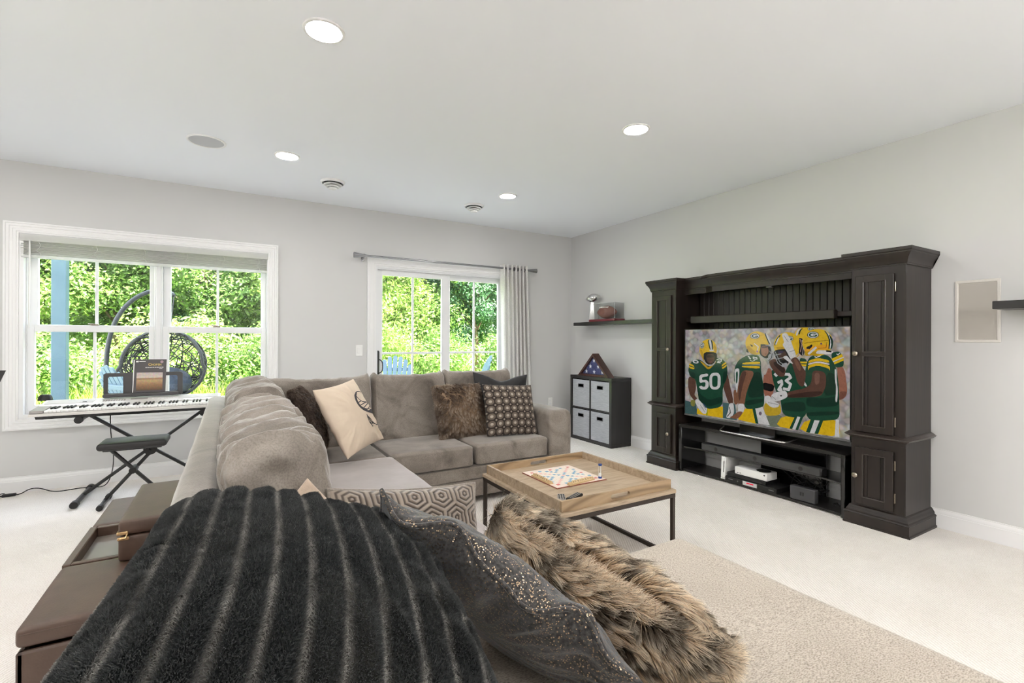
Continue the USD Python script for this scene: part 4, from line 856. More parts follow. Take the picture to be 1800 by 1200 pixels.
def fur(t, P, mat, n, length, seed, width=.0011, k=5, flow=(0, 0, -1), lie=.9, sides=(1, -1), clump=.5, label=None, frizz=.35, tones=None, lock=36):
    r = np.random.default_rng(seed); out = []
    for side in sides:
        m = n // len(sides); a, b = (np.sin(r.uniform(-1.5, 1.5, m)) * .998 for _ in range(2))
        p = P.at(a, b, side); e = 2e-3
        nn = np.cross(P.at(a + e, b, side) - p, P.at(a, b + e, side) - p) * side; nn /= np.linalg.norm(nn, axis=1, keepdims=True) + 1e-12
        fl = np.array(flow, float) + clump * 2 * np.stack([meshkit.fbm(p * 11, 3, seed + q) - .5 for q in range(3)], 1) * 2
        fl = fl - nn * (fl * nn).sum(1, keepdims=True); fl /= np.linalg.norm(fl, axis=1, keepdims=True) + 1e-9
        L = length * r.uniform(.55, 1.15, m) * (.75 + .5 * meshkit.fbm(p * 9, 2, seed + 7))
        rd = r.normal(size=(m, 3)) * frizz
        S = []
        for i in range(k):
            q = i / (k - 1); S.append(p + L[:, None] * (nn * (q * .75 - .28 * lie * q * q) + fl * lie * (q * .35 + .55 * q * q) + rd * q * q * .35))
        out.append(np.stack(S, 1))
    m = n // 3; sd = r.integers(0, 4, m); tt_ = r.uniform(-1, 1, m); a = np.choose(sd, [tt_, np.ones(m), tt_, -np.ones(m)]); b = np.choose(sd, [-np.ones(m), tt_, np.ones(m), tt_])
    p = P.at(a * .995, b * .995, 1); o = p - P.c; o -= P.n3 * (o @ P.n3)[:, None]; o /= np.linalg.norm(o, axis=1, keepdims=True)
    nn = o + P.n3 * r.normal(0, .9, m)[:, None]; nn /= np.linalg.norm(nn, axis=1, keepdims=True); fl = np.array(flow, float) + r.normal(0, .4, (m, 3)); fl /= np.linalg.norm(fl, axis=1, keepdims=True)
    L = length * r.uniform(.55, 1.1, m); out.append(np.stack([p + L[:, None] * (nn * (q * .7 - .3 * lie * q * q) + fl * lie * (q * .3 + .6 * q * q)) for q in np.linspace(0, 1, k)], 1))
    S = np.vstack(out)
    from scipy.spatial import cKDTree
    gd = r.choice(len(S), max(len(S) // lock, 1), False); _, ng = cKDTree(S[gd, 0]).query(S[:, 0]); G = S[gd][ng]
    nb_ = len(S) - m      # the strands on the seam stay loose
    for i in range(1, k): S[:nb_, i] += (G[:nb_, i] - S[:nb_, i]) * (.58 * (i / (k - 1)) ** 1.4)
    root, mid, tip, dark, sc_, thr = tones
    q = np.linspace(0, 1, k); ramp = np.stack([np.interp(q, [0, .4, 1], [root[c], mid[c], tip[c]]) for c in range(3)], 1)
    b = meshkit.fbm(S[:, 0] * sc_ + 1.5 * (meshkit.fbm(S[:, 0] * sc_ * .6, 2, seed + 4) - .5)[:, None], 4, seed + 11)
    m_ = np.clip((b - thr[0]) / (thr[1] - thr[0]), 0, 1)[:, None, None] * np.array([1, 1, .9, .8, .45, .35])[:k][None, :, None]
    m_ = np.maximum(m_, (r.random((len(S), 1, 1)) < .14) * np.array([.9, .9, .85, .8, .6, .5])[:k][None, :, None])
    col = (ramp[None] * (1 - m_) + np.array(dark) * m_) * (.78 + .40 * r.random((len(S), 1, 1)))
    return curves('fur', mat, t, S, np.linspace(width, width * .3, k), label, col=col)
M['fur'] = usdkit.material(stage, LK + 'fur_strands', {'a': ('attribute', {'attribute': 'tone'}), 'p': ('principled_bsdf', {'roughness': .6, 'specular_ior_level': .25}), 't': ('translucent_bsdf', {}), 'x': ('mix_closure', {'fac': .35})},
    [('a.color', 'p.base_color'), ('a.color', 't.color'), ('p.BSDF', 'x.closure1'), ('t.BSDF', 'x.closure2')], surface='x.closure')

# black ribbed plush pillow lying over the corner of the sofa back
def ribs(a, b, side):
    ph = a * 5.5 + .10 * np.sin(3 * b)
    w = np.abs(((ph + .5) % 1) - .5) * 2
    return .013 * (1 - w ** 3) + .004 * np.sin(b * 26 + 3 * np.floor(ph + .5)) * (1 - w) * np.clip(b, 0, 1)
black = Pillow((.105, .935, .778), (.28, -.03, -.082), (.045, .385, .012), .155, .04, .40, 170, 31, .016, ribs)
vb_, fb_, ab_, bb_ = black.mesh()
ph = ab_ * 5.5 + .10 * np.sin(3 * bb_); valley = np.clip((np.abs(((ph + .5) % 1) - .5) * 2 - .62) / .38, 0, 1)
M['plush_black'] = usdkit.material(stage, LK + 'black_plush', {
    'a': ('attribute', {'attribute': 'valley'}), 'g': ('geometry', {}), 'n': ('noise_texture', {'scale': 26.0, 'detail': 5.0, 'roughness': .7}), 'ml': ('math', {'math_type': 'multiply'}), 'n2': ('noise_texture', {'scale': 5.0, 'detail': 3.0}), 'x': ('mix', {'color1': srgb(11, 13, 14), 'color2': srgb(122, 118, 113)}),
    'r2': ('rgb_ramp', {'ramp': [(.5, (.0, .0, .0)), (.8, (.06, .055, .045))]}), 'y': ('mix', {'mix_type': 'add', 'fac': .5}), 'nb': ('noise_texture', {'scale': 330.0, 'detail': 2.0}), 'b': ('bump', {'strength': .6, 'distance': .003}),
    'p': ('principled_bsdf', {'roughness': .85, 'sheen_weight': .10, 'sheen_roughness': .5, 'sheen_tint': (.75, .85, .88), 'specular_ior_level': .08})},
    [('g.position', 'n.vector'), ('a.fac', 'ml.value1'), ('n.fac', 'ml.value2'), ('ml.value', 'x.fac'), ('g.position', 'n2.vector'), ('n2.fac', 'r2.fac'), ('x.color', 'y.color1'), ('r2.color', 'y.color2'), ('y.color', 'p.base_color'), ('g.position', 'nb.vector'), ('nb.fac', 'b.height'), ('b.normal', 'p.normal')], surface='p.BSDF')
t = put_pillow('throw_pillow', 'large black plush pillow with ribbed bands in the foreground, nearest the camera', black, M['plush_black'], pv={'valley': valley})
def plush(t, P, n, length, seed, width=.0011):
    r = np.random.default_rng(seed); a, b = np.sin(r.uniform(-1.5, 1.5, n)) * .998, np.sin(r.uniform(-1.5, 1.5, n)) * .998; p = P.at(a, b, 1); e = 2e-3
    nn = np.cross(P.at(a + e, b, 1) - p, P.at(a, b + e, 1) - p); nn /= np.linalg.norm(nn, axis=1, keepdims=True) + 1e-12
    d = nn + r.normal(0, .35, (n, 3)) + 1.2 * np.stack([meshkit.fbm(p * 16, 3, seed + q) - .5 for q in range(3)], 1); d /= np.linalg.norm(d, axis=1, keepdims=True); L = length * r.uniform(.5, 1.1, n)[:, None]
    S = np.stack([p - nn * .0015, p + d * L * .5, p + d * L - nn * L * .15], 1)
    ph = a * 5.5 + .10 * np.sin(3 * b); v = np.clip((np.abs(((ph + .5) % 1) - .5) * 2 - .66) / .34, 0, 1) * np.clip(2.2 * meshkit.fbm(p * 30, 3, seed + 5) - .35, 0, 1)
    c = np.array(srgb(27, 31, 32))[None] * (1 - v[:, None]) + np.array(srgb(168, 164, 158))[None] * v[:, None]
    c = c * (.6 + .8 * r.random((n, 1))) + (r.random((n, 1)) < .03) * np.array(srgb(70, 68, 64))
    curves('pile', M['pile'], t, S, (width, width * .8, width * .3), col=np.repeat(c[:, None, :], 3, 1))
M['pile'] = usdkit.material(stage, LK + 'plush_pile', {'a': ('attribute', {'attribute': 'tone'}), 'p': ('principled_bsdf', {'roughness': .42, 'specular_ior_level': .6, 'sheen_weight': .25, 'sheen_roughness': .4})}, [('a.color', 'p.base_color')], surface='p.BSDF')
plush(t, black, 190000, .0065, 33, .0009)

# dark sequinned pillow
e_ = unit((.413, -.36, -.33)); n_ = np.array((.42, .42, .80)); n_ = unit(n_ - e_ * (n_ @ e_)); d_ = np.cross(e_, n_); d_ = d_ if d_[2] < 0 else -d_
M['sequin'] = usdkit.material(stage, LK + 'sequin_cloth', {
    'g': ('geometry', {}), 'v': ('voronoi_texture', {'scale': 260.0}), 's': ('separate_color', {}), 'l': ('math', {'math_type': 'less_than', 'value2': .30}), 'k': ('math', {'math_type': 'less_than', 'value2': .42}), 'm': ('math', {'math_type': 'multiply'}),
    'n': ('noise_texture', {'scale': 120.0, 'detail': 3.0}), 'r': ('rgb_ramp', {'ramp': [(.35, srgb(40, 38, 37)), (.7, srgb(78, 75, 73))]}),
    'p': ('principled_bsdf', {'roughness': .8, 'sheen_weight': .35, 'sheen_tint': (.8, .85, .9), 'specular_ior_level': .2}), 'gl': ('principled_bsdf', {'base_color': srgb(226, 198, 164), 'metallic': 1.0, 'roughness': .25}), 'x': ('mix_closure', {}),
    'b': ('bump', {'strength': .5, 'distance': .003}), 'vn': ('vector_math', {'math_type': 'subtract', 'vector2': (.5, .5, .5)}), 'vs': ('vector_math', {'math_type': 'scale', 'scale': .9}), 'va': ('vector_math', {'math_type': 'add'}), 'vz': ('vector_math', {'math_type': 'normalize'})},
    [('g.position', 'v.vector'), ('v.color', 's.color'), ('s.r', 'l.value1'), ('v.distance', 'k.value1'), ('l.value', 'm.value1'), ('k.value', 'm.value2'), ('m.value', 'x.fac'), ('g.position', 'n.vector'), ('n.fac', 'r.fac'), ('r.color', 'p.base_color'), ('n.fac', 'b.height'), ('b.normal', 'p.normal'),
     ('v.color', 'vn.vector1'), ('vn.vector', 'vs.vector1'), ('g.normal', 'va.vector1'), ('vs.vector', 'va.vector2'), ('va.vector', 'vz.vector1'), ('vz.vector', 'gl.normal'), ('p.BSDF', 'x.closure1'), ('gl.BSDF', 'x.closure2')], surface='x.closure')
sc = np.array((.50, .865, .775)); seq = Pillow(sc + d_ * .25, e_ * .33, -d_ * .25, .085, .05, .5, 90, 41, .016, wave=.022)
put_pillow('throw_pillow', 'dark gray pillow flecked with gold sequins between the black plush and long fur pillows', seq, M['sequin'], M['sequin'], .0055)

# long fur pillow
fc = np.array((.775, .905, .70)); n2_ = unit(np.array((.62, .45, .60)) - e_ * (np.array((.62, .45, .60)) @ e_)); d2_ = np.cross(e_, n2_); d2_ = d2_ if d2_[2] < 0 else -d2_
e2_ = unit((.32, -.48, -.22)); n2_ = unit(np.array((.70, .40, .62)) - e2_ * (np.array((.70, .40, .62)) @ e2_)); d2_ = np.cross(e2_, n2_); d2_ = d2_ if d2_[2] < 0 else -d2_
M['fur_base'] = pbr('fur_base', srgb(150, 126, 102), .9)
furp = Pillow(fc + d2_ * .185, e2_ * .30, -d2_ * .20, .115, .03, .36, 60, 51, .012)
t = put_pillow('throw_pillow', 'long-haired brown and cream fur pillow lying against the pale chaise', furp, M['fur_base'])
fur(t, furp, M['fur'], 90000, .048, 52, .0013, 5, (.75, -.45, -.15), 1.05, clump=.85, tones=(srgb(134, 106, 80), srgb(212, 182, 146), srgb(246, 234, 214), srgb(48, 38, 31), 22.0, (.52, .58)))

# embossed hexagon pillow behind
def hexring(x, y, sz):
    q = np.stack([x, y], -1) / sz; best = np.full(x.shape, 9.0); r3 = math.sqrt(3)
    for off in ((0, 0), (.5, r3 / 2)):
        g = q - off; c = np.stack([np.round(g[..., 0]), np.round(g[..., 1] / r3) * r3], -1); d = g - c
        hd = np.maximum(np.abs(d[..., 0]), np.abs(d[..., 0]) * .5 + np.abs(d[..., 1]) * r3 / 2); best = np.minimum(best, hd)
    return best
hexd = lambda a, b: .5 + .5 * np.cos(2 * np.pi * hexring(a * .27, b * .22, .105) * 6.2)
hexp = Pillow((.515, 1.53, .585), (.265, .02, -.034), (0, .085, .185), .08, .07, .5, 190, 61, .007, lambda a, b, s: .007 * hexd(a, b))
vh, fh, ah, bh = hexp.mesh()
M['hex'] = usdkit.material(stage, LK + 'hex_velvet', {'a': ('attribute', {'attribute': 'ring'}), 'r': ('rgb_ramp', {'ramp': [(.1, srgb(70, 60, 52)), (.75, srgb(140, 128, 116))]}), 'p': ('principled_bsdf', {'roughness': .6, 'sheen_weight': .5, 'specular_ior_level': .25})}, [('a.fac', 'r.fac'), ('r.color', 'p.base_color')], surface='p.BSDF')
put_pillow('throw_pillow', 'taupe velvet pillow with raised hexagon rings behind the sequinned pillow', hexp, M['hex'], M['velvet'], .006, pv={'ring': hexd(ah, bh)})
# beige corner
M['beige'] = pbr('beige_plush', srgb(198, 178, 158), .9, sheen=.4, var=srgb(176, 156, 138), vscale=30, bump=.4, bscale=300)
put_pillow('throw_pillow', 'beige plush pillow of which only a corner shows above the black pillow', Pillow((.18, 1.47, .565), (.16, 0, .16), (-.145, .04, .145), .06, .06, .5, 40, 71, .012), M['beige'])

# cream pillow with printed emblem
cream = Pillow((.73, 3.49, .735), (.17, .1875, .0185), (-.08, .0875, .225), .085, .05, .5, 80, 81, .010)
M['cream'] = pbr('cream_linen', srgb(222, 205, 184), .85, var=srgb(212, 193, 172), vscale=6, bump=.4, bscale=260, sheen=.15)
t = put_pillow('throw_pillow', 'cream linen pillow printed with a dark curled emblem, leaning in the sofa corner', cream, M['cream'])
qd = np.array([(1030, 322), (1465, 190), (1752, 855), (1362, 1062)], float)     # the pillow's corners as drawn
def to_ab(pts):
    """bilinear position of drawn points inside the drawn corners, as pillow parameters"""
    out = []
    for p in np.asarray(pts, float):
        s, t_ = .5, .5
        for _ in range(12):
            A = qd[0] * (1 - s) * (1 - t_) + qd[1] * s * (1 - t_) + qd[2] * s * t_ + qd[3] * (1 - s) * t_
            ds = (qd[1] - qd[0]) * (1 - t_) + (qd[2] - qd[3]) * t_; dt = (qd[3] - qd[0]) * (1 - s) + (qd[2] - qd[1]) * s
            d = np.linalg.solve(np.stack([ds, dt], 1), p - A); s, t_ = s + d[0], t_ + d[1]
        out.append((2 * s - 1, 1 - 2 * t_))
    return np.array(out)
def stroke(pts, w, n=40):
    ab = to_ab(pts); ab = spline(np.c_[ab, np.zeros(len(ab))], n)[:, :2] if len(ab) > 2 else np.linspace(ab[0], ab[1], 6)
    w = np.interp(np.linspace(0, 1, len(ab)), np.linspace(0, 1, len(np.atleast_1d(w))), np.atleast_1d(w)) if np.ndim(w) else np.full(len(ab), w)
    tg = np.gradient(ab, axis=0); tg /= np.linalg.norm(tg, axis=1, keepdims=True); nr = np.stack([-tg[:, 1], tg[:, 0]], 1) * w[:, None]
    L, R_ = np.clip(ab + nr, -.97, .97), np.clip(ab - nr, -.97, .97); P1, P2 = [cream.at(x[:, 0], x[:, 1], 1) + cream.n3 * .0012 for x in (L, R_)]
    k = len(ab); i = np.arange(k - 1)
    f = np.stack([i, i + 1, i + 1 + k, i + k], 1)
    return np.vstack([P1, P2]), f
ink = pbr('ink_gray', srgb(62, 60, 64), .8)
st = [stroke([(1610, 560), (1585, 490), (1530, 400), (1480, 366), (1425, 366), (1388, 400), (1402, 455), (1450, 490), (1520, 486), (1565, 498), (1590, 535), (1600, 565)], .016),
      stroke([(1400, 385), (1374, 440), (1384, 510), (1420, 566), (1480, 592), (1560, 592), (1612, 604), (1645, 640)], [.02, .05, .05, .05, .06, .075, .06, .01]),
      stroke([(1478, 642), (1530, 706), (1595, 735), (1648, 722), (1668, 690)], .016), stroke([(1532, 345), (1540, 400), (1572, 452)], .012),
      stroke([(1478, 642), (1500, 700), (1552, 776)], [.016, .05, .012]), stroke([(1552, 776), (1556, 720), (1500, 665)], [.012, .03, .014]), stroke([(1520, 735), (1556, 735)], .01),
      stroke([(1395, 505), (1440, 480)], .013), stroke([(1412, 540), (1500, 492)], .013), stroke([(1450, 565), (1538, 496)], .013), stroke([(1500, 582), (1572, 520)], .013), stroke([(1545, 586), (1598, 552)], .013)]
put('printed_emblem', cat(*st), ink, t, True, label='dark gray printed curled emblem')

# pillows on the back seat
bf = Pillow((.47, 3.60, .715), (.06, .25, -.01), (-.10, -.02, .225), .085, .04, .5, 50, 91, .012)
M['fur_dark_base'] = pbr('fur_dark_base', srgb(70, 56, 48), .85, sheen=.3)
t = put_pillow('throw_pillow', 'short brown fur pillow half hidden behind the cream pillow', bf, M['fur_dark_base'])
fur(t, bf, M['fur'], 22000, .022, 92, .0016, 4, (0, 0, -1), .8, clump=.5, tones=(srgb(70, 56, 48), srgb(104, 88, 78), srgb(150, 134, 122), srgb(58, 46, 40), 20.0, (.45, .65)))
ff = Pillow((1.715, 3.80, .675), (.225, .02, .0), (-.008, .075, .205), .09, .03, .5, 50, 95, .012)
t = put_pillow('throw_pillow', 'light brown fur pillow left of the dotted pillow on the back seat', ff, M['fur_base'])
fur(t, ff, M['fur'], 34000, .034, 96, .0016, 4, (.1, 0, -1), .9, clump=.7, tones=(srgb(112, 92, 76), srgb(166, 144, 122), srgb(216, 200, 182), srgb(88, 70, 60), 9.0, (.44, .62)))
dot = Pillow((2.115, 3.64, .665), (.245, -.01, -.012), (-.012, .075, .215), .085, .04, .5, 80, 97, .006)
def dotmat():
    n = {'uv': ('uvmap', {'attribute': 'st'}), 'm': ('mapping', {'scale': (7.0, 7.0, 1.0)}), 'fr': ('vector_math', {'math_type': 'fraction'}), 'sb': ('vector_math', {'math_type': 'subtract', 'vector2': (.5, .5, 0)}), 'ab': ('vector_math', {'math_type': 'absolute'}), 'sx': ('separate_xyz', {}),
         'mx': ('math', {'math_type': 'maximum'}), 'ad': ('math', {'math_type': 'add'}), 'sc': ('math', {'math_type': 'multiply', 'value2': .72}), 'oc': ('math', {'math_type': 'maximum'}),
         'r': ('rgb_ramp', {'interpolate': False, 'ramp': [(0, srgb(172, 160, 148)), (.19, srgb(46, 38, 34)), (.25, srgb(138, 124, 110)), (.30, srgb(46, 38, 34)), (.355, srgb(138, 124, 110)), (.40, srgb(46, 38, 34)), (1.0, srgb(46, 38, 34))]}),
         'l2': ('vector_math', {'math_type': 'distance', 'vector2': (.5, .5, 0)}), 'lt': ('math', {'math_type': 'less_than', 'value2': .11}), 'x': ('mix', {'color2': srgb(150, 138, 126)}), 'p': ('principled_bsdf', {'roughness': .75, 'sheen_weight': .15, 'specular_ior_level': .25})}
    L = [('uv.UV', 'm.vector'), ('m.vector', 'fr.vector1'), ('fr.vector', 'sb.vector1'), ('sb.vector', 'ab.vector1'), ('ab.vector', 'sx.vector'), ('sx.x', 'mx.value1'), ('sx.y', 'mx.value2'), ('sx.x', 'ad.value1'), ('sx.y', 'ad.value2'), ('ad.value', 'sc.value1'), ('mx.value', 'oc.value1'), ('sc.value', 'oc.value2'), ('oc.value', 'r.fac'),
         ('ab.vector', 'l2.vector1'), ('l2.value', 'lt.value1'), ('lt.value', 'x.fac'), ('r.color', 'x.color1'), ('x.color', 'p.base_color')]
    return usdkit.material(stage, LK + 'dotted_weave', n, L, surface='p.BSDF')
put_pillow('throw_pillow', 'dark brown pillow woven with pale dots in octagons at the right end of the seat', dot, dotmat(), uv=True)
dk = Pillow((2.15, 3.86, .72), (.285, -.01, -.02), (-.015, .05, .25), .075, .10, .55, 60, 99, .010, chop=.20)
put_pillow('throw_pillow', 'charcoal velvet pillow with two pointed top corners behind the dotted pillow', dk, pbr('charcoal_velvet', srgb(38, 37, 38), .7, sheen=.4, sheen_tint=(.7, .75, .85), var=srgb(28, 27, 27), vscale=9))

# ------------------------------------------------------------------ leather storage bench behind the sofa, and the box on it
M['leather'] = pbr('brown_leather', srgb(88, 66, 53), .47, var=srgb(74, 54, 43), vscale=9, bump=.25, bscale=170, spec=.7, coat=0)
M['leather_in'] = pbr('bench_lining', srgb(60, 54, 50), .6)
BX0_, BX1_, BB0, BB1 = -.528, -.172, 1.885, 3.20
t = thing('storage_bench', 'long brown leather storage bench with padded lids along the back of the sofa', 'bench', ((BX0_ + BX1_) / 2, (BB0 + BB1) / 2, 0))
put('body', cat(box(BX0_ + .004, BX0_ + .024, BB0, BB1, .03, .378, .006), box(BX1_ - .024, BX1_ - .004, BB0, BB1, .03, .378, .006), box(BX0_ + .004, BX1_ - .004, BB0, BB0 + .02, .03, .378, .006), box(BX0_ + .004, BX1_ - .004, BB1 - .02, BB1, .03, .378, .006), box(BX0_ + .01, BX1_ - .01, BB0 + .01, BB1 - .01, .03, .05)), M['leather'], t, 30)
def lid(y0, y1):
    s = put('lid', block(BX0_, BX1_, y0, y1, .386, .446, .018, 61, (20, 24, 8), .003), M['leather'], t, True)
    put('seam', tube([(BX0_ + .012, y0 + .0015, .428), (BX1_ - .012, y0 + .0015, .428)], .0022, 6), M['leather'], s)
lid(BB0, 2.335); lid(2.765, BB1)
# the middle lid is turned over and serves as a tray
tl = put('tray_lid', cat(box(BX0_, BX1_, 2.340, 2.758, .386, .402, .003), *[box(*q, .402, .446, .003) for q in ((BX0_, BX0_ + .026, 2.340, 2.758), (BX1_ - .026, BX1_, 2.340, 2.758), (BX0_ + .026, BX1_ - .026, 2.340, 2.362), (BX0_ + .026, BX1_ - .026, 2.736, 2.758))]), M['leather'], t, 30, label='middle lid turned over as a shallow tray')
put('lining', box(BX0_ + .027, BX1_ - .027, 2.363, 2.735, .402, .406), pbr('tray_lining', srgb(120, 112, 104), .35), tl)
for x in (BX0_ + .05, BX1_ - .05):
    for y in (BB0 + .06, BB1 - .06): put('foot', box(x - .02, x + .02, y - .02, y + .02, 0, .031, .003), M['plastic_black'], t)
t = thing('leather_box', 'brown leather latched box standing on the storage bench against the sofa back', 'box', (-.262, 2.53, .447))
hb = lambda z0, z1: prism(rrect(-.356, -.172, 2.262, 2.812, .012), z0, z1)
put('body', cat(block(-.356, -.172, 2.262, 2.812, .4475, .541, .012, 63, (14, 30, 8), .001)), M['leather'], t, True)
put('lid', cat(block(-.356, -.172, 2.262, 2.812, .5435, .598, .014, 64, (14, 30, 6), .001)), M['leather'], t, True)
brass = pbr('brass', srgb(206, 172, 128), .25, metal=1.0)
lt = put('latch', cat(box(-.359, -.325, 2.257, 2.263, .548, .560, .002), box(-.3595, -.355, 2.262, 2.285, .548, .560, .002)), brass, t)
put('hasp', cat(box(-.357, -.322, 2.2565, 2.263, .528, .541, .002), tube([(-.35, 2.257, .535), (-.332, 2.255, .537), (-.326, 2.257, .553)], .003, 6)), brass, lt)
# ------------------------------------------------------------------ keyboard at the window
M['key_silver'] = pbr('keyboard_silver', srgb(214, 212, 208), .4)
M['key_gray'] = pbr('keyboard_gray', srgb(150, 146, 142), .45)
KX0, KX1 = -1.215, -.072
t = thing('keyboard', 'long silver electronic keyboard on a black cross stand before the window', 'keyboard', ((KX0 + KX1) / 2, 4.80, .70))
put('underside', prism(poly((4.63, .700), (4.97, .700), (4.99, .724), (4.605, .724)), KX0 + .03, KX1 - .01, 'x'), M['plastic_black'], t, 20)
bodyp = poly((4.595, .724), (4.595, .741), (4.612, .748), (4.785, .748), (4.795, .772), (4.825, .781), (4.985, .800), (5.005, .79), (5.005, .724))
put('case', prism(bodyp, KX0, KX1, 'x'), M['key_silver'], t, 25)
endp = poly((4.600, .748), (4.605, .764), (4.79, .777), (4.79, .748))
put('end_cheek', prism(endp, KX0 + .003, KX0 + .075, 'x'), M['key_gray'], t, 25); put('end_cheek', prism(endp, KX1 - .070, KX1 - .003, 'x'), M['key_gray'], t, 25)
kx0, kx1, nw = KX0 + .078, KX1 - .073, 44; kw = (kx1 - kx0) / nw
put('white_keys', cat(*[box(kx0 + k * kw + .0006, kx0 + (k + 1) * kw - .0006, 4.606, 4.782, .7485, .764, .0015) for k in range(nw)]), M['plastic_white'], t, kind='stuff')
put('black_keys', cat(*[box(kx0 + (k + 1) * kw - .0055, kx0 + (k + 1) * kw + .0055, 4.675, 4.784, .760, .776, .002) for k in range(nw - 1) if k % 7 not in (2, 6)]), M['plastic_black'], t, kind='stuff')
sl = lambda x0, x1, y0, y1, h=.002: (lambda z: xf(box(x0, x1, -(y1 - y0) / 2, (y1 - y0) / 2, 0, h, .0008), (0, (y0 + y1) / 2, z), rot((1, 0, 0), 6.7)))(.781 + ((y0 + y1) / 2 - 4.825) * .119)
for a, b in ((KX0 + .02, KX0 + .30), (KX1 - .30, KX1 - .02)):
    put('speaker_grille', sl(a, b, 4.845, 4.965), pbr(f'kb_grille_{len(counts)}', srgb(196, 194, 190), .6, bump=.5, bscale=900), t)
put('display', sl(-.69, -.58, 4.875, 4.915), M['key_gray'], t)
put('power_switch', sl(-.98, -.955, 4.86, 4.875, .004), M['plastic_black'], t)
for r_ in range(2):
    for k in range(9): put('button', sl(-.86 + k * .016, -.849 + k * .016, 4.855 + r_ * .022, 4.866 + r_ * .022, .004), M['key_gray'], t)
for k in range(8): put('button', sl(-.55 + k * .02, -.537 + k * .02, 4.86, 4.87, .004), M['plastic_white'], t)
fr = union_all([rrect(-.875, -.350, .805, .998, .02)]).difference(rrect(-.846, -.386, .835, .968, .012)).union(sg.box(-.75, .82, -.684, .985)).union(sg.box(-.47, .82, -.43, .97).intersection(sg.box(0, 0, 0, 0)))
put('music_rest', cat(prism(fr, 4.966, 4.976, 'y'), box(-.875, -.372, 4.93, 4.976, .803, .832, .006)), pbr('rest_gray', srgb(72, 71, 72), .5), t, 25)
# book
t = thing('music_book', 'gray music book with a field painting on its cover, standing on the keyboard music rest', 'book', (-.573, 4.955, .834))
bq = [(-.684, .8345), (-.470, .8345), (-.461, 1.104), (-.673, 1.107)]
put('cover', prism(poly(*bq), 4.952, 4.964, 'y'), pbr('book_gray', srgb(88, 84, 86), .5), t, False)
put('page_block', prism(poly((-.690, .836), (-.684, .836), (-.674, 1.103), (-.681, 1.102)), 4.953, 4.963, 'y'), M['plastic_white'], t, False)
put('cover_picture', prism(poly((-.665, .850), (-.490, .850), (-.487, .996), (-.661, .998)), 4.9512, 4.9525, 'y'), usdkit.material(stage, LK + 'field_painting', {
    'g': ('geometry', {}), 's': ('separate_xyz', {}), 'mr': ('map_range', {'from_min': .85, 'from_max': .998, 'clamp': True}), 'r': ('rgb_ramp', {'ramp': [(0, srgb(96, 72, 52)), (.3, srgb(150, 116, 84)), (.55, srgb(186, 156, 116)), (.66, srgb(150, 118, 92)), (.72, srgb(206, 192, 180)), (1, srgb(188, 178, 176))]}),
    'n': ('noise_texture', {'scale': 90.0, 'detail': 5.0, 'roughness': .7}), 'x': ('mix', {'mix_type': 'overlay', 'fac': .7}), 'd': ('principled_bsdf', {'roughness': .5})}, [('g.position', 's.vector'), ('s.z', 'mr.value'), ('mr.result', 'r.fac'), ('g.position', 'n.vector'), ('r.color', 'x.color1'), ('n.color', 'x.color2'), ('x.color', 'd.base_color')], surface='d.BSDF'), t, False)
def text(s, h, origin, ux, uz, depth=.0006, bold=False):
    m = meshkit.text_mesh(s, h, depth, bold); v = np.array(m.vertices); ux, uz = unit(ux), unit(uz); nrm = np.cross(ux, uz)
    return np.asarray(origin) + v[:, :1] * ux + v[:, 1:2] * uz + v[:, 2:] * nrm, np.array(m.faces)
gold = pbr('gold_print', srgb(216, 190, 110), .5)
c1 = text('C', .021, (-.585, 4.9515, 1.052), (1, 0, 0), (0, 0, 1), bold=True); c2 = text('HOPIN', .0155, (-.567, 4.9515, 1.053), (1, 0, 0), (0, 0, 1), bold=True)
put('title', cat(c1, c2), gold, t, False)
put('subtitle', cat(*[box(x, x + .013, 4.9512, 4.9525, 1.036, 1.041) for x in np.arange(-.604, -.49, .0155)], box(-.512, -.49, 4.9512, 4.9525, 1.026, 1.030)), M['plastic_white'], t, False)
put('publisher_mark', cat(box(-.665, -.648, 4.9512, 4.9525, 1.083, 1.095), box(-.644, -.602, 4.9512, 4.9525, 1.085, 1.091)), M['plastic_white'], t, False)
put('round_mark', lathe([(.011, 0), (.011, -.001), (.001, -.001)], 20, 'y', (-.493, 4.9525, 1.084)), pbr('mark_pink', srgb(176, 146, 158), .6), t)
# small dark cap behind the keyboard's left end
t = thing('desk_lamp', 'small black flared cap on a thin bent stem behind the left end of the keyboard', 'lamp', (-1.245, 5.08, .62))
put('shade', lathe([(.012, .185), (.046, .178), (.040, .205), (.028, .222), (.001, .223)], 20, at=t.loc - (0, .0, .005)), M['plastic_black'], t)
put('stem', tube(spline([(-1.245, 5.08, .80), (-1.235, 5.09, .77), (-1.225, 5.05, .745), (-1.218, 5.0, .74)], 14), .006, 7), M['plastic_black'], t)
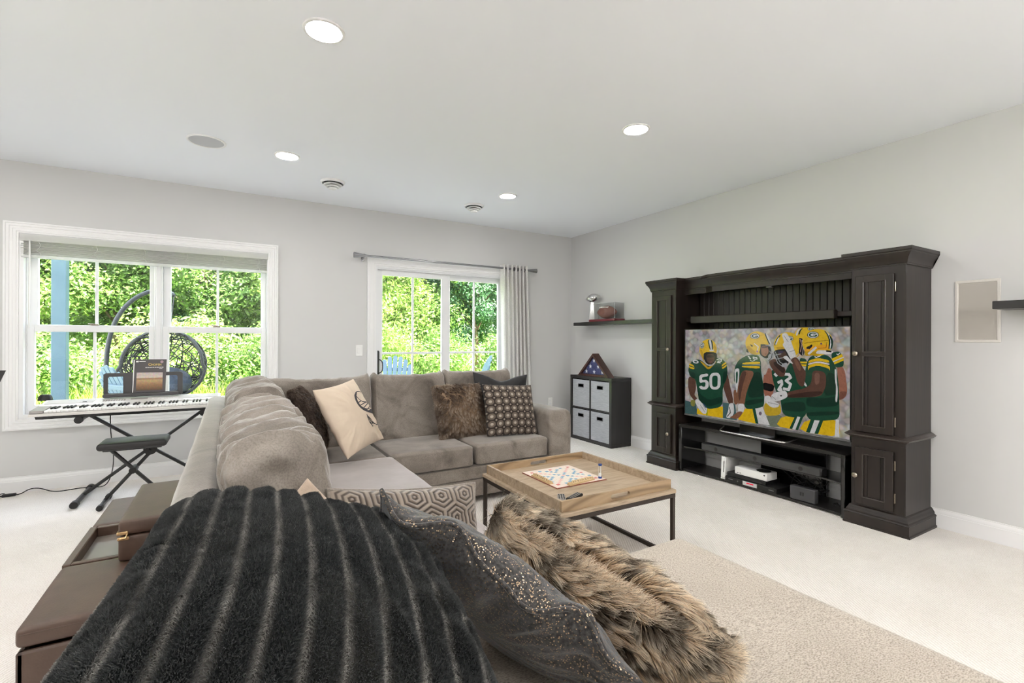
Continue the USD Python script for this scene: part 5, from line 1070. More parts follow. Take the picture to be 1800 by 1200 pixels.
# stand
t = thing('keyboard_stand', 'black folding cross stand carrying the keyboard', 'keyboard stand', (-.58, 4.95, 0))
put('leg', tube([(-1.008, 5.02, .03), (-.19, 4.93, .672)], .0135, 10), M['black_metal'], t)
put('leg', tube([(-.14, 5.05, .03), (-.955, 4.96, .672)], .0135, 10), M['black_metal'], t)
put('pivot', lathe([(.03, -.035), (.03, .035), (.001, .036)], 20, 'y', (-.575, 4.985, .352)), M['black_metal'], t)
for x in (-.955, -.190): put('support_bar', tube([(x, 4.645, .680), (x, 4.99, .680)], .0165, 10), M['black_metal'], t)
for x in (-.955, -.190): put('end_cap', lathe([(.022, 0), (.026, -.008), (.026, -.035), (.001, -.037)], 16, 'y', (x, 4.66, .680)), M['plastic_black'], t)
for x in (-1.008, -.140):
    put('foot_bar', tube([(x, 4.79, .027), (x, 5.29, .027)], .0175, 10), M['black_metal'], t)
    for y in (4.79, 5.27): put('foot_cap', lathe([(.001, -.035), (.026, -.034), (.0265, .02), (.018, .022)], 16, 'y', (x, y, .0265)), M['plastic_black'], t)
# bench
t = thing('keyboard_bench', 'small black padded folding bench under the keyboard', 'bench', (-.63, 4.75, 0))
put('seat', block(-.855, -.425, 4.60, 4.895, .438, .492, .024, 71, (24, 20, 8), .004), pbr('bench_vinyl', srgb(44, 43, 43), .5, spec=.4, bump=.2, bscale=300), t, True)
put('seat_plate', box(-.82, -.46, 4.63, 4.865, .428, .440, .003), M['black_metal'], t)
for y in (4.69, 4.79):
    dx = .0 if y < 4.75 else .0
    put('leg', tube([(-.78, y, .430), (-.44, y, .03)], .0135, 10), M['black_metal'], t) if y < 4.75 else put('leg', tube([(-.83, y, .03), (-.50, y, .430)], .0135, 10), M['black_metal'], t)
put('pivot', lathe([(.024, -.02), (.024, .1), (.001, .101)], 18, 'y', (-.645, 4.68, .262)), M['plastic_black'], t)
put('adjuster', cat(lathe([(.045, 0), (.045, .008), (.001, .009)], 20, 'y', (-.545, 4.735, .402)), lathe([(.016, -.03), (.018, 0), (.001, .001)], 14, 'y', (-.56, 4.735, .40))), M['plastic_black'], t)
for x in (-.83, -.44):
    put('foot_bar', tube([(x, 4.62, .022), (x, 4.93, .022)], .0155, 10), M['black_metal'], t)
    for y in (4.62, 4.92): put('foot_cap', lathe([(.001, -.025), (.021, -.024), (.021, .02), (.016, .021)], 14, 'y', (x, y, .0215)), M['plastic_black'], t)
# power cord with its adapter
t = thing('power_cord', 'thin black power cord with an inline adapter running along the floor under the window', 'cord', (-1.3, 5.40, 0))
put('cord', tube(spline([(-.835, 5.0, .72), (-.84, 5.05, .5), (-.835, 5.12, .32), (-.86, 5.20, .14), (-.93, 5.30, .02), (-1.0, 5.36, .005), (-1.12, 5.38, .005), (-1.24, 5.36, .005), (-1.31, 5.41, .012), (-1.39, 5.45, .03), (-1.44, 5.445, .025), (-1.47, 5.42, .008), (-1.50, 5.40, .008)], 90), .0038, 6), M['plastic_black'], t, True)
put('adapter', xf(box(-.042, .042, -.016, .016, 0, .022, .005), (-1.535, 5.39, .001), rot((0, 0, 1), 8)), M['plastic_black'], t)
put('cord', tube(spline([(-1.57, 5.385, .01), (-1.60, 5.40, .02), (-1.585, 5.42, .022), (-1.565, 5.40, .025), (-1.60, 5.36, .008), (-1.64, 5.37, .02), (-1.70, 5.38, .005), (-1.9, 5.40, .005)], 40), .0035, 6), M['plastic_black'], t, True)
# music stand at the left edge
t = thing('music_stand', 'black music stand desk cut off by the left edge of the picture', 'music stand', (-1.52, 4.5, 0))
dk_ = poly((-1.75, 1.065), (-1.298, 1.060), (-1.345, .93), (-1.38, .84), (-1.66, .84))
put('desk', xf(prism(dk_, -.002, .002, 'y'), (0, 4.5, 0)), M['black_metal'], t, False)
put('ledge', box(-1.66, -1.38, 4.44, 4.502, .835, .840), M['black_metal'], t)
put('post', tube([(-1.60, 4.52, .10), (-1.60, 4.52, .95)], .011, 10), M['black_metal'], t)
for a in (1.75, 3.1, 4.4): put('leg', tube([(-1.60, 4.52, .30), (-1.60 + .22 * math.cos(a), 4.52 + .22 * math.sin(a), .012)], .008, 8), M['black_metal'], t)

# ------------------------------------------------------------------ things on the tray
z0 = TZ + .010
t = thing('game_board', 'pink and cream letter tile game board lying on the tray', 'game board', (1.82, 2.46, z0))
gx0, gx1, gy0, gy1 = 1.634, 2.010, 2.268, 2.656
put('board', box(gx0, gx1, gy0, gy1, z0, z0 + .006, .001), pbr('board_edge', srgb(150, 88, 74), .6), t)
put('face', box(gx0 + .003, gx1 - .003, gy0 + .003, gy1 - .003, z0 + .0055, z0 + .0068), pbr('board_cream', srgb(232, 216, 204), .5), t, False)
px0, px1, py0, py1 = gx0 + .035, gx1 - .035, gy0 + .04, gy1 - .04; cw, ch = (px1 - px0) / 15, (py1 - py0) / 15
sq = {'pink': (pbr('sq_pink', srgb(236, 190, 182), .5), []), 'red': (pbr('sq_red', srgb(214, 104, 96), .5), []), 'blue': (pbr('sq_blue', srgb(120, 168, 196), .5), []), 'pale': (pbr('sq_pale', srgb(236, 226, 214), .5), [])}
for i in range(15):
    for j in range(15):
        a, b = abs(i - 7), abs(j - 7); c = 'pale'
        if {a, b} == {7, 0} or (a, b) == (7, 7): c = 'red'
        elif a == b and 3 <= a <= 6 or a == b == 0: c = 'pink'
        elif a == b and a in (1, 2) or {a, b} in ({2, 6}, {6, 2}) or {a, b} == {4, 7} or {a, b} == {0, 4} or {a, b} == {1, 5}: c = 'blue'
        sq[c][1].append(box(px0 + i * cw + .0007, px0 + (i + 1) * cw - .0007, py0 + j * ch + .0007, py0 + (j + 1) * ch - .0007, z0 + .0065, z0 + .0078))
for c, (m, l) in sq.items(): put('board_squares', cat(*l), m, t, False, kind='stuff', label=f'{c} squares of the game board')
tile_m, rack_m, tink = pbr('tile_wood', srgb(222, 196, 154), .45), pbr('rack_wood', srgb(206, 176, 132), .45), pbr('tile_ink', srgb(40, 34, 30), .6)
def rack(p, q, label, letters):
    p, q = np.array([*p, z0 + .0068]), np.array([*q, z0 + .0068]); c = (p + q) / 2; L = np.linalg.norm(q - p); ang = math.degrees(math.atan2(q[1] - p[1], q[0] - p[0])); Rz = rot((0, 0, 1), ang)
    t = thing('tile_rack', label, 'tile rack', c)
    prof = poly((-.014, 0), (.014, 0), (.014, .004), (.006, .017), (.002, .017), (-.004, .006), (-.010, .006), (-.010, .009), (-.014, .009))
    put('rack', xf(prism(prof, -L / 2, L / 2, 'x'), c, Rz), rack_m, t, 20)
    n = len(letters); tl_ = Rz @ rot((1, 0, 0), 66)
    for k, ch_ in enumerate(letters):
        u = thing('letter_tile', f'wooden letter tile {ch_}, number {k + 1} from the left on the {"front" if "front" in label else "left"} rack', 'letter tile', c + Rz @ np.array([(k - (n - 1) / 2) * .0205, -.004, .007]))
        o = c + Rz @ np.array([(k - (n - 1) / 2) * .0205, -.005, .0165])
        put('block', xf(box(-.0093, .0093, -.0093, .0093, -.002, .002, .0008), o, tl_), tile_m, u)
        m = meshkit.text_mesh(ch_, .0085, .0004, True); v = np.array(m.vertices); v = v - [v[:, 0].mean(), .0042, 0]
        put('letter', xf((v, np.array(m.faces)), o + tl_ @ np.array([0, 0, .0019]), tl_), tink, u, False)
    return t
rack((1.722, 2.262 + .012), (1.930, 2.288 + .012), 'wooden tile rack along the front edge of the game board', 'VERLAXUS')
rack((1.652, 2.549), (1.648, 2.344), 'wooden tile rack along the left edge of the game board', 'TRIONAS')
t = thing('sand_timer', 'small sand timer with blue ends standing at the right corner of the game board', 'sand timer', (1.999, 2.315, z0))
tb, tc = pbr('timer_blue', srgb(44, 74, 140), .35), np.array((1.985, 2.300, z0 + .0068))
for zz in (0, .078): put('end_cap', lathe([(.011, zz), (.0115, zz + .002), (.0115, zz + .009), (.010, zz + .011), (.001, zz + .011)], 18, at=tc), tb, t)
put('glass', lathe([(.0085, .011), (.009, .030), (.0025, .0445), (.009, .058), (.0085, .078)], 18, at=tc), M['glass'], t)
put('sand', lathe([(.0078, .0115), (.008, .026), (.001, .034)], 16, at=tc), M['plastic_white'], t)
put('post', cat(*[tube([tc + (.0095 * math.cos(a), .0095 * math.sin(a), .008), tc + (.0095 * math.cos(a), .0095 * math.sin(a), .081)], .0011, 5) for a in (0, 2.1, 4.2)]), M['plastic_white'], t)
def remote(name_label, c, L, W, ang, mat, nr, nc_):
    t = thing('remote_control', name_label, 'remote control', (*c, z0)); Rz = rot((0, 0, 1), ang)
    put('body', xf(box(-L / 2, L / 2, -W / 2, W / 2, 0, .017, .005), (*c, z0 + .0003), Rz), mat, t)
    for i in range(nr):
        for j in range(nc_):
            put('button', xf(box(-.0035, .0035, -.0035, .0035, 0, .0025, .001), np.array([*c, z0 + .0165]) + Rz @ np.array([-L / 2 + .016 + i * (L - .032) / (nr - 1), (j - (nc_ - 1) / 2) * W * .3, 0]), Rz), M['key_gray'] if mat is not M['key_gray'] else M['plastic_black'], t)
remote('black remote control with gray buttons in the front left corner of the tray', (1.622, 2.088), .125, .044, 25, M['plastic_black'], 8, 3)
remote('flat gray remote control lying beside the black one on the tray', (1.548, 2.106), .105, .042, 58, M['key_gray'], 6, 3)
# ------------------------------------------------------------------ television
SX, SY0, SY1, SZ0, SZ1 = 3.870, 1.757, 3.232, .545, 1.388       # screen plane and outer edges
t = thing('television', 'large flat television showing football players in green and yellow, between the dark towers', 'television', (3.93, 2.49, .458))
put('housing', cat(box(SX + .002, SX + .03, SY0, SY1, SZ0, SZ1, .004), box(SX + .03, SX + .06, SY0 + .2, SY1 - .2, SZ0 + .05, SZ1 - .25, .01)), M['plastic_black'], t)
put('bezel', uni(box(SX - .004, SX + .006, SY0, SY1, SZ1 - .007, SZ1, .001), box(SX - .004, SX + .006, SY0, SY0 + .007, SZ0, SZ1, .001), box(SX - .004, SX + .006, SY1 - .007, SY1, SZ0, SZ1, .001)), M['plastic_black'], t)
put('lower_bezel', box(SX - .005, SX + .006, SY0, SY1, SZ0, SZ0 + .017, .002), pbr('bezel_steel', srgb(128, 128, 130), .35, metal=.7), t)
put('logo_plate', box(SX - .0065, SX - .004, 2.44, 2.54, SZ0 + .004, SZ0 + .008), M['chrome'], t)
put('stand_loop', tube(np.array([(4.06, 2.93, .464), (3.86, 2.825, .464), (3.822, 2.795, .464), (3.812, 2.76, .464), (3.812, 2.25, .464), (3.822, 2.215, .464), (3.86, 2.20, .464), (4.06, 2.24, .464)]), .0068, 8), pbr('loop_bright', srgb(232, 232, 232), .15, metal=.9), t, True)
put('stand_neck', cat(box(3.90, 3.93, 2.34, 2.66, .458, .60, .004), box(3.84, 4.05, 2.36, 2.64, .458, .470, .004)), M['gloss_black'], t)

TVQ = [(22, 97), (1478, 72), (1487, 1084), (35, 858)]     # the drawing's corners on its tracing sheet
def homog(q):
    A, b = [], []
    for (x, y), (u, v) in zip(q, [(0, 0), (1, 0), (1, 1), (0, 1)]):
        A += [[x, y, 1, 0, 0, 0, -u * x, -u * y], [0, 0, 0, x, y, 1, -v * x, -v * y]]; b += [u, v]
    return np.append(np.linalg.solve(np.array(A, float), np.array(b, float)), 1).reshape(3, 3)
HM = homog(TVQ); PY0, PY1, PZ0, PZ1 = SY0 + .007, SY1 - .007, SZ0 + .017, SZ1 - .007
def tv(pts):
    p = np.c_[np.asarray(pts, float), np.ones(len(pts))] @ HM.T; p = p[:, :2] / p[:, 2:]
    return np.c_[PY1 + (PY0 - PY1) * p[:, 0], PZ1 + (PZ0 - PZ1) * p[:, 1]]
def chaikin(p, n=2):
    p = np.asarray(p, float)
    for _ in range(n): q = np.roll(p, -1, 0); p = np.stack([.8 * p + .2 * q, .2 * p + .8 * q], 1).reshape(-1, 2)
    return p
GR, GR2, YE, YE2, WH, SK, SK2, SK3, BK, GY = (27, 66, 48), (19, 48, 36), (206, 168, 28), (176, 138, 24), (196, 194, 192), (84, 58, 48), (122, 84, 64), (142, 92, 74), (18, 17, 18), (150, 150, 152)
art = []
def P_(col, *pts, n=2): art.append((col, sg.Polygon(tv(chaikin(pts, n) if n else np.array(pts, float))).buffer(0)))
def E_(col, cx, cy, rx, ry, rot_=0.0, k=28):
    a = np.linspace(0, 2 * np.pi, k, endpoint=False); x, y = rx * np.cos(a), ry * np.sin(a); c, s = math.cos(rot_), math.sin(rot_)
    art.append((col, sg.Polygon(tv(np.c_[cx + c * x - s * y, cy + s * x + c * y])).buffer(0)))
def S_(col, w, *pts): art.append((col, sg.LineString(tv(pts)).buffer(w / 1456 * (SY1 - SY0) / 2, cap_style=2, join_style=1)))
def glogo(cx, cy, rx, ry, r=0.0):
    E_(GR2, cx, cy, rx * 1.12, ry * 1.14, r); E_(WH, cx, cy, rx, ry, r); E_(GR, cx, cy, rx * .80, ry * .74, r); E_(WH, cx + rx * .04, cy, rx * .50, ry * .42, r)
    P_(GR, (cx, cy - ry * .05), (cx + rx * .8, cy - ry * .05), (cx + rx * .7, cy + ry * .5), (cx + rx * .42, cy + ry * .45), (cx + rx * .42, cy + ry * .18), (cx, cy + ry * .18), n=0)
    P_(WH, (cx + rx * .5, cy - ry * .42), (cx + rx * .95, cy - ry * .3), (cx + rx * .95, cy - ry * .05), (cx + rx * .45, cy - ry * .05), n=0)
# far field strip
P_((58, 84, 84), (30, 740), (130, 770), (150, 880), (30, 860), n=0); P_((66, 92, 92), (370, 760), (480, 770), (500, 920), (370, 900), n=0)
P_((104, 112, 96), (730, 880), (900, 860), (900, 980), (760, 970)); P_((180, 150, 40), (735, 750), (880, 760), (890, 870), (740, 880)); P_((120, 118, 60), (80, 740), (125, 735), (120, 800), (85, 790))
# player with number 50
P_(SK, (58, 520), (125, 540), (128, 650), (112, 690), (146, 730), (118, 748), (72, 690), (56, 610))
P_(SK, (362, 520), (408, 490), (432, 610), (456, 700), (464, 770), (424, 774), (394, 690), (366, 600))
P_(YE, (140, 815), (372, 795), (374, 900), (140, 864), n=0); P_((150, 150, 30), (225, 820), (240, 822), (236, 880), (222, 878), n=0)
P_(GR, (152, 366), (96, 372), (64, 416), (54, 468), (74, 526), (122, 548), (134, 610), (150, 706), (160, 764), (236, 824), (372, 798), (366, 622), (402, 546), (408, 470), (396, 400), (350, 358), (300, 352), (240, 440), (192, 392))
P_(GR2, (136, 610), (170, 690), (250, 740), (366, 700), (368, 760), (250, 800), (160, 760)); P_(GR2, (60, 470), (120, 490), (122, 546), (74, 526)); P_(GR2, (366, 480), (406, 470), (402, 546), (368, 600))
P_(YE2, (154, 378), (190, 396), (238, 446), (302, 372), (304, 396), (238, 468), (186, 416)); P_(GR2, (196, 392), (238, 440), (286, 388), (240, 420))
P_(YE, (62, 402), (106, 420), (112, 462), (60, 446)); S_(GR, 8, (62, 424), (108, 440)); P_(YE, (354, 416), (394, 386), (400, 432), (358, 458)); S_(GR, 8, (356, 438), (398, 408))
E_(WH, 120, 388, 28, 16, .2); E_(GR, 120, 388, 14, 7, .2); S_(WH, 10, (308, 372), (330, 362), (352, 368), (350, 384), (326, 382), (316, 394), (344, 398))
P_(WH, (154, 508), (234, 494), (234, 522), (180, 530), (182, 556), (214, 550), (242, 574), (242, 616), (222, 642), (174, 642), (152, 616), (178, 606), (190, 618), (210, 616), (214, 582), (202, 574), (158, 584), n=1)
P_(WH, (270, 490), (322, 487), (348, 520), (348, 612), (322, 642), (274, 642), (248, 612), (246, 520), n=1); P_(GR, (282, 516), (310, 514), (321, 530), (321, 604), (309, 618), (284, 618), (273, 604), (271, 530), n=1)
P_(WH, (118, 742), (146, 722), (186, 768), (234, 806), (226, 862), (194, 864), (150, 812)); S_((120, 120, 122), 5, (170, 780), (212, 850)); S_((120, 120, 122), 5, (190, 778), (224, 830)); P_((44, 66, 90), (186, 762), (206, 772), (230, 806), (218, 812))
P_(WH, (424, 768), (466, 762), (474, 850), (446, 904), (398, 896), (422, 830)); S_(BK, 6, (430, 800), (440, 850), (412, 886))
E_(YE, 230, 276, 78, 94); P_(YE2, (156, 280), (176, 350), (200, 400), (186, 330), (176, 280)); P_(YE2, (280, 230), (306, 260), (304, 320), (288, 300))
P_(BK, (194, 300), (304, 302), (314, 346), (296, 402), (250, 432), (208, 404), (188, 350)); P_(SK, (212, 318), (288, 318), (290, 382), (254, 414), (220, 386)); P_((46, 34, 32), (216, 336), (284, 336), (282, 350), (218, 350)); P_((120, 70, 66), (240, 386), (268, 386), (262, 396), (244, 396))
S_(GY, 8, (196, 372), (214, 412), (250, 426), (284, 412), (300, 380)); S_(WH, 6, (206, 396), (232, 418), (270, 418), (292, 398)); S_(BK, 5, (192, 330), (310, 330)); S_(GY, 4, (222, 404), (224, 428)); S_(GY, 4, (276, 404), (272, 428))
P_(GR2, (222, 186), (266, 190), (278, 278), (244, 282), n=1); P_(WH, (234, 186), (254, 188), (266, 278), (252, 280), n=1); P_(WH, (240, 278), (282, 276), (280, 292), (244, 294), n=1); glogo(176, 240, 17, 26, .2)
# arm with the black band, behind
P_(SK3, (736, 462), (790, 440), (832, 560), (818, 660), (796, 712), (736, 700), (722, 580)); P_((170, 160, 150), (690, 330), (740, 370), (770, 440), (740, 520), (700, 470)); P_(BK, (720, 572), (828, 598), (812, 662), (720, 640), n=1)
# player with number 10
P_(SK2, (462, 640), (500, 650), (510, 770), (470, 780))
P_(YE, (556, 816), (660, 796), (700, 955), (560, 925), (500, 912), n=1); P_(WH, (652, 800), (722, 796), (790, 962), (688, 948), n=0); P_(GR, (632, 804), (656, 800), (690, 950), (664, 944), n=0); E_((110, 96, 110), 704, 856, 13, 17)
P_(GR, (560, 338), (500, 378), (470, 440), (466, 560), (492, 610), (560, 690), (560, 790), (592, 822), (726, 800), (738, 760), (728, 600), (704, 470), (704, 400), (684, 332), (620, 322))
P_(GR2, (640, 480), (700, 480), (728, 620), (734, 700), (600, 720), (590, 640)); P_(GR2, (566, 740), (735, 720), (730, 752), (580, 790))
P_(WH, (470, 458), (496, 446), (514, 456), (508, 600), (494, 690), (476, 570)); P_(GR, (482, 480), (500, 474), (498, 580), (486, 590))
P_(SK2, (540, 462), (652, 474), (600, 600), (574, 690), (564, 782), (508, 784), (494, 690), (508, 560)); P_(SK, (540, 470), (580, 480), (540, 620), (520, 760), (506, 690), (512, 560))
P_(YE, (540, 396), (692, 386), (696, 410), (538, 414), n=1); P_(WH, (538, 414), (696, 410), (696, 424), (536, 424), n=0); P_(YE, (536, 426), (694, 426), (690, 452), (532, 438), n=1); S_(GR, 5, (536, 416), (696, 411)); S_(GR, 5, (536, 424), (694, 424))
S_(WH, 12, (596, 350), (612, 364)); S_(WH, 10, (586, 340), (600, 344)); art.append((WH, sg.LineString(tv([(632, 346), (664, 350), (668, 364), (636, 362), (632, 346)])).buffer(.004))); S_(WH, 5, (606, 376), (626, 384), (652, 372))
P_(WH, (506, 768), (564, 770), (558, 852), (508, 852), n=1); P_(SK2, (556, 844), (508, 910), (426, 898), (470, 872), (514, 836))
E_(YE, 664, 218, 102, 106); P_(YE2, (566, 250), (600, 310), (660, 330), (690, 300), (640, 290), (590, 240)); P_(BK, (576, 262), (596, 310), (570, 300))
P_(BK, (690, 226), (778, 236), (794, 292), (774, 350), (736, 362), (696, 330), (676, 268)); P_(SK3, (700, 246), (756, 242), (772, 300), (742, 346), (704, 322)); P_((74, 50, 44), (706, 252), (754, 246), (752, 262), (710, 266)); P_((110, 50, 48), (732, 316), (754, 314), (744, 326))
P_(YE, (650, 206), (700, 222), (690, 300), (660, 320), (636, 250)); S_(WH, 8, (640, 222), (676, 252), (668, 296)); P_(BK, (600, 228), (632, 244), (620, 254), n=0); E_((150, 100, 130), 668, 296, 10, 10)
S_(GY, 7, (690, 330), (730, 356), (776, 372), (806, 330), (790, 270)); S_(GY, 5, (740, 236), (790, 250)); S_(GY, 5, (776, 290), (806, 330)); P_(GR2, (726, 128), (746, 132), (784, 226), (770, 232), n=1); P_(WH, (736, 128), (752, 134), (792, 226), (780, 230), n=1); glogo(645, 155, 38, 23)
# player with number 23
P_(GR, (786, 440), (900, 520), (960, 380), (1050, 420), (1090, 620), (1116, 850), (1064, 905), (898, 872), (880, 720), (830, 640)); P_(GR2, (890, 760), (1090, 740), (1108, 840), (900, 830))
P_(YE, (898, 874), (1062, 898), (1042, 1005), (840, 968), n=1); P_(GR, (1012, 872), (1080, 886), (1036, 1004), (962, 988), n=0); P_(WH, (1030, 880), (1056, 886), (1014, 1000), (986, 994), n=0)
S_(WH, 20, (822, 494), (846, 520)); S_(WH, 22, (852, 580), (886, 560), (890, 590), (862, 640), (894, 640)); S_(WH, 22, (906, 500), (950, 502), (966, 530), (926, 560), (966, 590), (950, 640), (900, 630)); P_(GR2, (852, 590), (872, 588), (870, 610))
P_(SK, (768, 378), (832, 356), (924, 450), (912, 524), (860, 524), (790, 440)); P_((46, 32, 28), (800, 400), (850, 380), (920, 460), (900, 500))
P_(GY, (764, 322), (822, 306), (812, 362), (768, 384)); S_(BK, 5, (800, 312), (796, 352), (770, 380))
E_(YE, 934, 238, 122, 118); P_(YE2, (820, 260), (880, 250), (960, 290), (1000, 360), (1050, 300), (1040, 200), (1056, 260), (1030, 350), (960, 350))
P_(BK, (808, 284), (930, 268), (966, 340), (932, 424), (882, 434), (828, 362)); P_((70, 48, 40), (846, 300), (916, 290), (934, 340), (900, 376), (860, 350)); P_((52, 40, 74), (850, 296), (900, 290), (896, 306), (856, 312))
for q in [((810, 300), (850, 400), (900, 436)), ((826, 296), (868, 390), (916, 420)), ((816, 330), (880, 316)), ((832, 366), (900, 350))]: S_(GY, 6, *q)
P_(GY, (880, 410), (930, 392), (940, 424), (900, 440)); P_(GR2, (816, 236), (838, 176), (866, 144), (872, 154), (846, 190), (826, 244), n=1); P_(WH, (824, 230), (846, 178), (862, 160), (850, 196), (834, 238), n=1); glogo(956, 176, 26, 20, .3)
# helmet behind and player at the right
E_(YE, 1084, 146, 90, 72); P_(WH, (1004, 150), (1014, 106), (1040, 84), (1052, 86), (1030, 112), (1020, 152), n=1); P_(GR2, (1026, 140), (1034, 108), (1058, 86), (1066, 88), (1046, 112), (1038, 144), n=1); glogo(1140, 92, 30, 14)
P_(BK, (1030, 170), (1070, 180), (1060, 240), (1086, 300), (1070, 340), (1030, 310), (1040, 240)); S_((170, 130, 120), 6, (1040, 180), (1060, 230), (1046, 300)); S_((200, 190, 190), 4, (1060, 190), (1072, 260), (1068, 330))
P_(GR, (1040, 352), (1100, 360), (1116, 440), (1046, 420)); P_(YE, (1046, 386), (1112, 388), (1110, 404), (1048, 402), n=0); P_(YE, (1050, 410), (1110, 412), (1108, 430), (1052, 426), n=0)
P_(SK3, (1366, 420), (1432, 440), (1462, 650), (1442, 712), (1380, 738), (1378, 560)); P_((112, 72, 60), (1400, 650), (1460, 655), (1440, 710), (1384, 736), (1384, 690))
P_(GR, (1308, 310), (1384, 292), (1412, 330), (1426, 392), (1422, 432), (1350, 444)); P_(YE, (1318, 362), (1408, 318), (1418, 342), (1330, 388), n=0); P_(YE, (1336, 396), (1422, 352), (1426, 376), (1346, 412), n=0); S_(WH, 8, (1326, 392), (1422, 347)); S_(WH, 7, (1362, 316), (1374, 326), (1392, 308))
P_(YE, (1102, 906), (1388, 900), (1404, 1064), (1040, 1012), n=1); P_(GR, (1146, 906), (1256, 910), (1212, 1036), (1106, 1020), n=0); P_(WH, (1180, 908), (1226, 910), (1180, 1032), (1140, 1026), n=0); P_(WH, (1362, 904), (1390, 904), (1396, 1062), (1356, 1056), n=0)
P_(GR, (1112, 360), (1180, 318), (1300, 330), (1362, 440), (1386, 600), (1392, 760), (1396, 904), (1250, 918), (1110, 906), (1098, 720), (1084, 600), (1082, 520)); P_(GR2, (1108, 700), (1250, 720), (1388, 690), (1392, 780), (1240, 800), (1104, 790)); P_(GR2, (1280, 480), (1360, 500), (1384, 680), (1250, 700)); P_(GR2, (1106, 840), (1390, 830), (1394, 860), (1110, 880))
P_(WH, (1076, 490), (1096, 480), (1084, 560), (1112, 606), (1100, 614), (1072, 580)); P_(WH, (1346, 450), (1364, 460), (1368, 560), (1378, 640), (1374, 750), (1356, 748), (1362, 620), (1350, 540))
P_(YE, (1122, 376), (1200, 352), (1298, 374), (1300, 398), (1200, 378), (1118, 400), n=1); P_((210, 196, 190), (1118, 402), (1200, 382), (1302, 402), (1302, 418), (1200, 396), (1114, 418), n=1); P_(YE, (1112, 420), (1200, 398), (1304, 422), (1308, 470), (1296, 448), (1200, 420), (1124, 444), (1120, 470), n=1); S_(WH, 8, (1172, 340), (1186, 350), (1226, 332))
P_(SK, (1154, 460), (1272, 480), (1276, 600), (1240, 690), (1180, 704), (938, 716), (930, 662), (1100, 626), (1148, 580)); P_((58, 40, 34), (1100, 660), (1230, 650), (1250, 670), (1180, 702), (940, 714), (936, 690)); P_((112, 80, 68), (1170, 490), (1220, 490), (1220, 580), (1180, 600))
P_(SK, (960, 364), (1020, 342), (1076, 450), (1102, 482), (1082, 622), (1030, 592), (990, 452)); P_((112, 78, 62), (985, 370), (1012, 356), (1060, 450), (1040, 480))
P_(WH, (878, 136), (926, 124), (964, 200), (984, 262), (1014, 334), (962, 366), (930, 300), (886, 232), (906, 214)); S_((140, 138, 136), 5, (900, 150), (940, 210)); S_((140, 138, 136), 5, (948, 300), (1000, 284)); P_(WH, (888, 346), (930, 330), (960, 372), (990, 410), (960, 400))
P_(WH, (738, 700), (780, 692), (826, 748), (872, 768), (862, 800), (802, 804), (744, 752)); P_(WH, (798, 684), (880, 650), (928, 648), (946, 706), (876, 740), (824, 746), (800, 716)); S_((140, 138, 136), 5, (806, 700), (840, 732)); S_((140, 138, 136), 5, (770, 756), (862, 776)); E_(BK, 884, 696, 9, 5)
E_(YE, 1196, 214, 134, 122); P_(YE2, (1080, 270), (1150, 300), (1240, 280), (1300, 300), (1240, 320), (1140, 330), (1090, 340)); P_((216, 150, 30), (1090, 260), (1200, 240), (1310, 230), (1300, 280), (1180, 280), (1080, 300)); S_((120, 92, 20), 4, (1080, 222), (1190, 204), (1290, 196)); S_((120, 92, 20), 4, (1276, 210), (1270, 262), (1200, 268))
P_(BK, (1110, 264), (1130, 240), (1150, 230), (1152, 250), (1122, 280)); P_(BK, (1098, 258), (1122, 244), (1124, 262), (1104, 276)); S_(WH, 16, (1116, 320), (1186, 256)); E_((100, 60, 120), 1228, 226, 8, 8)
P_((206, 200, 196), (1180, 310), (1200, 282), (1320, 290), (1340, 300), (1300, 322), (1200, 318)); S_(BK, 12, (1272, 290), (1318, 298))
P_(GR2, (1246, 104), (1286, 128), (1316, 190), (1310, 260), (1290, 282), (1296, 200), (1276, 140), n=1); P_(WH, (1262, 110), (1302, 146), (1324, 200), (1316, 256), (1300, 280), (1308, 200), (1288, 144), n=1); P_(GR2, (1290, 130), (1334, 196), (1326, 260), (1306, 284), (1318, 220), n=1); glogo(1155, 146, 46, 28)
screen = sg.box(PY0, PZ0, PY1, PZ1)
VV, FF, CC, nv_ = [], [], [], 0
above = sg.Polygon()
for col, g in reversed(art):
    vis = g.intersection(screen).difference(above); above = above.union(g)
    for q in getattr(vis, 'geoms', [vis]):
        if q.geom_type != 'Polygon' or q.area < 2e-7: continue
        vt, ft = trimesh.creation.triangulate_polygon(q, engine='earcut')
        VV.append(np.c_[np.full(len(vt), SX), vt]); FF.append(np.asarray(ft)[:, ::-1] + nv_); CC.append(np.tile(srgb(*col), (len(vt), 1))); nv_ += len(vt)
TVS = .31
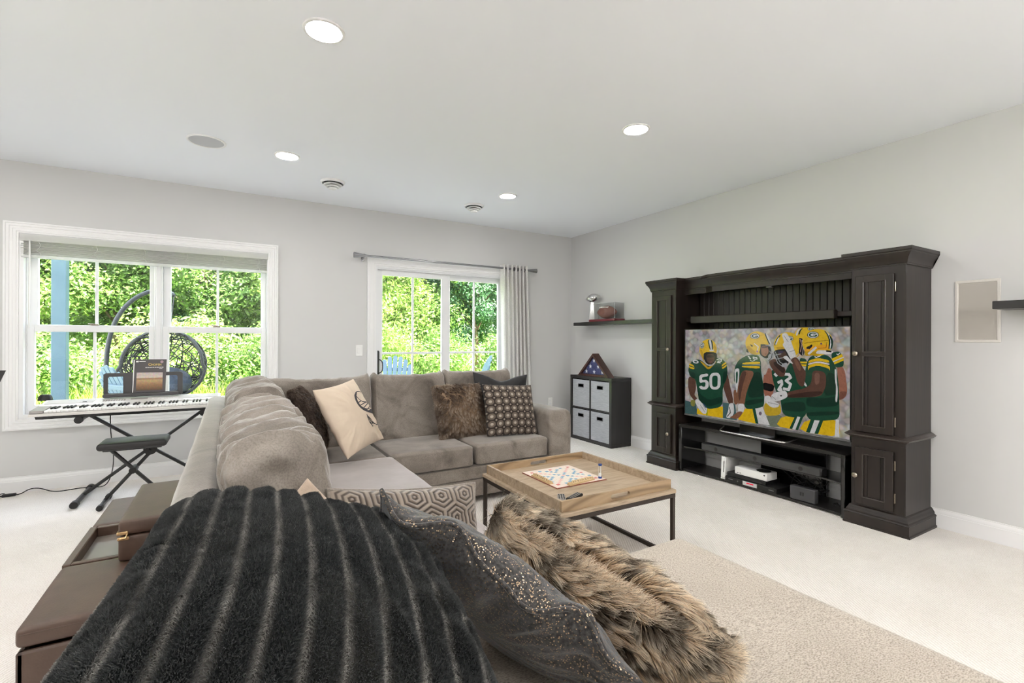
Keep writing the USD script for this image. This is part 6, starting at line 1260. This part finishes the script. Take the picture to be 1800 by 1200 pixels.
pm = usdkit.material(stage, LK + 'tv_players', {
    'a': ('attribute', {'attribute': 'paint'}), 'g': ('geometry', {}), 'n': ('noise_texture', {'scale': 28.0, 'detail': 4.0, 'roughness': .6, 'distortion': 1.5}), 'r': ('rgb_ramp', {'ramp': [(.25, (.80, .80, .80)), (.6, (1.08, 1.08, 1.08))]}), 'x': ('mix', {'mix_type': 'multiply', 'fac': 1.0}),
    'p': ('principled_bsdf', {'base_color': (0, 0, 0), 'roughness': .12, 'specular_ior_level': .25, 'emission_strength': TVS})}, [('a.color', 'x.color1'), ('g.position', 'n.vector'), ('n.fac', 'r.fac'), ('r.color', 'x.color2'), ('x.color', 'p.emission_color')], surface='p.BSDF')
pp = put('picture', (np.vstack(VV), np.vstack(FF)), pm, t, False, label='football players in green and yellow on the screen')
UsdGeom.PrimvarsAPI(stage.GetPrimAtPath(pp[1])).CreatePrimvar('paint', Sdf.ValueTypeNames.Color3fArray, 'vertex').Set(Vt.Vec3fArray.FromNumpy(np.vstack(CC).astype(np.float32)))
cm = usdkit.material(stage, LK + 'tv_crowd', {
    'g': ('geometry', {}), 'v': ('voronoi_texture', {'feature': 'smooth_f1', 'scale': 26.0, 'smoothness': .8, 'randomness': 1.0}), 'n': ('noise_texture', {'scale': 20.0, 'detail': 3.0}), 'h': ('hsv', {'saturation': .22, 'value': .62}), 'x': ('mix', {'fac': .45}), 'n2': ('noise_texture', {'scale': 11.0, 'detail': 2.0}), 'r': ('rgb_ramp', {'ramp': [(.3, srgb(96, 90, 86)), (.5, srgb(142, 132, 126)), (.62, srgb(176, 150, 92)), (.72, srgb(170, 166, 168))]}),
    'p': ('principled_bsdf', {'base_color': (0, 0, 0), 'roughness': .12, 'specular_ior_level': .25, 'emission_strength': TVS})}, [('g.position', 'v.vector'), ('v.color', 'h.color'), ('g.position', 'n2.vector'), ('n2.fac', 'r.fac'), ('h.color', 'x.color1'), ('r.color', 'x.color2'), ('x.color', 'p.emission_color')], surface='p.BSDF')
put('crowd_picture', box(SX + .0006, SX + .004, PY0, PY1, PZ0, PZ1), cm, t, False, label='blurred stadium crowd on the screen')
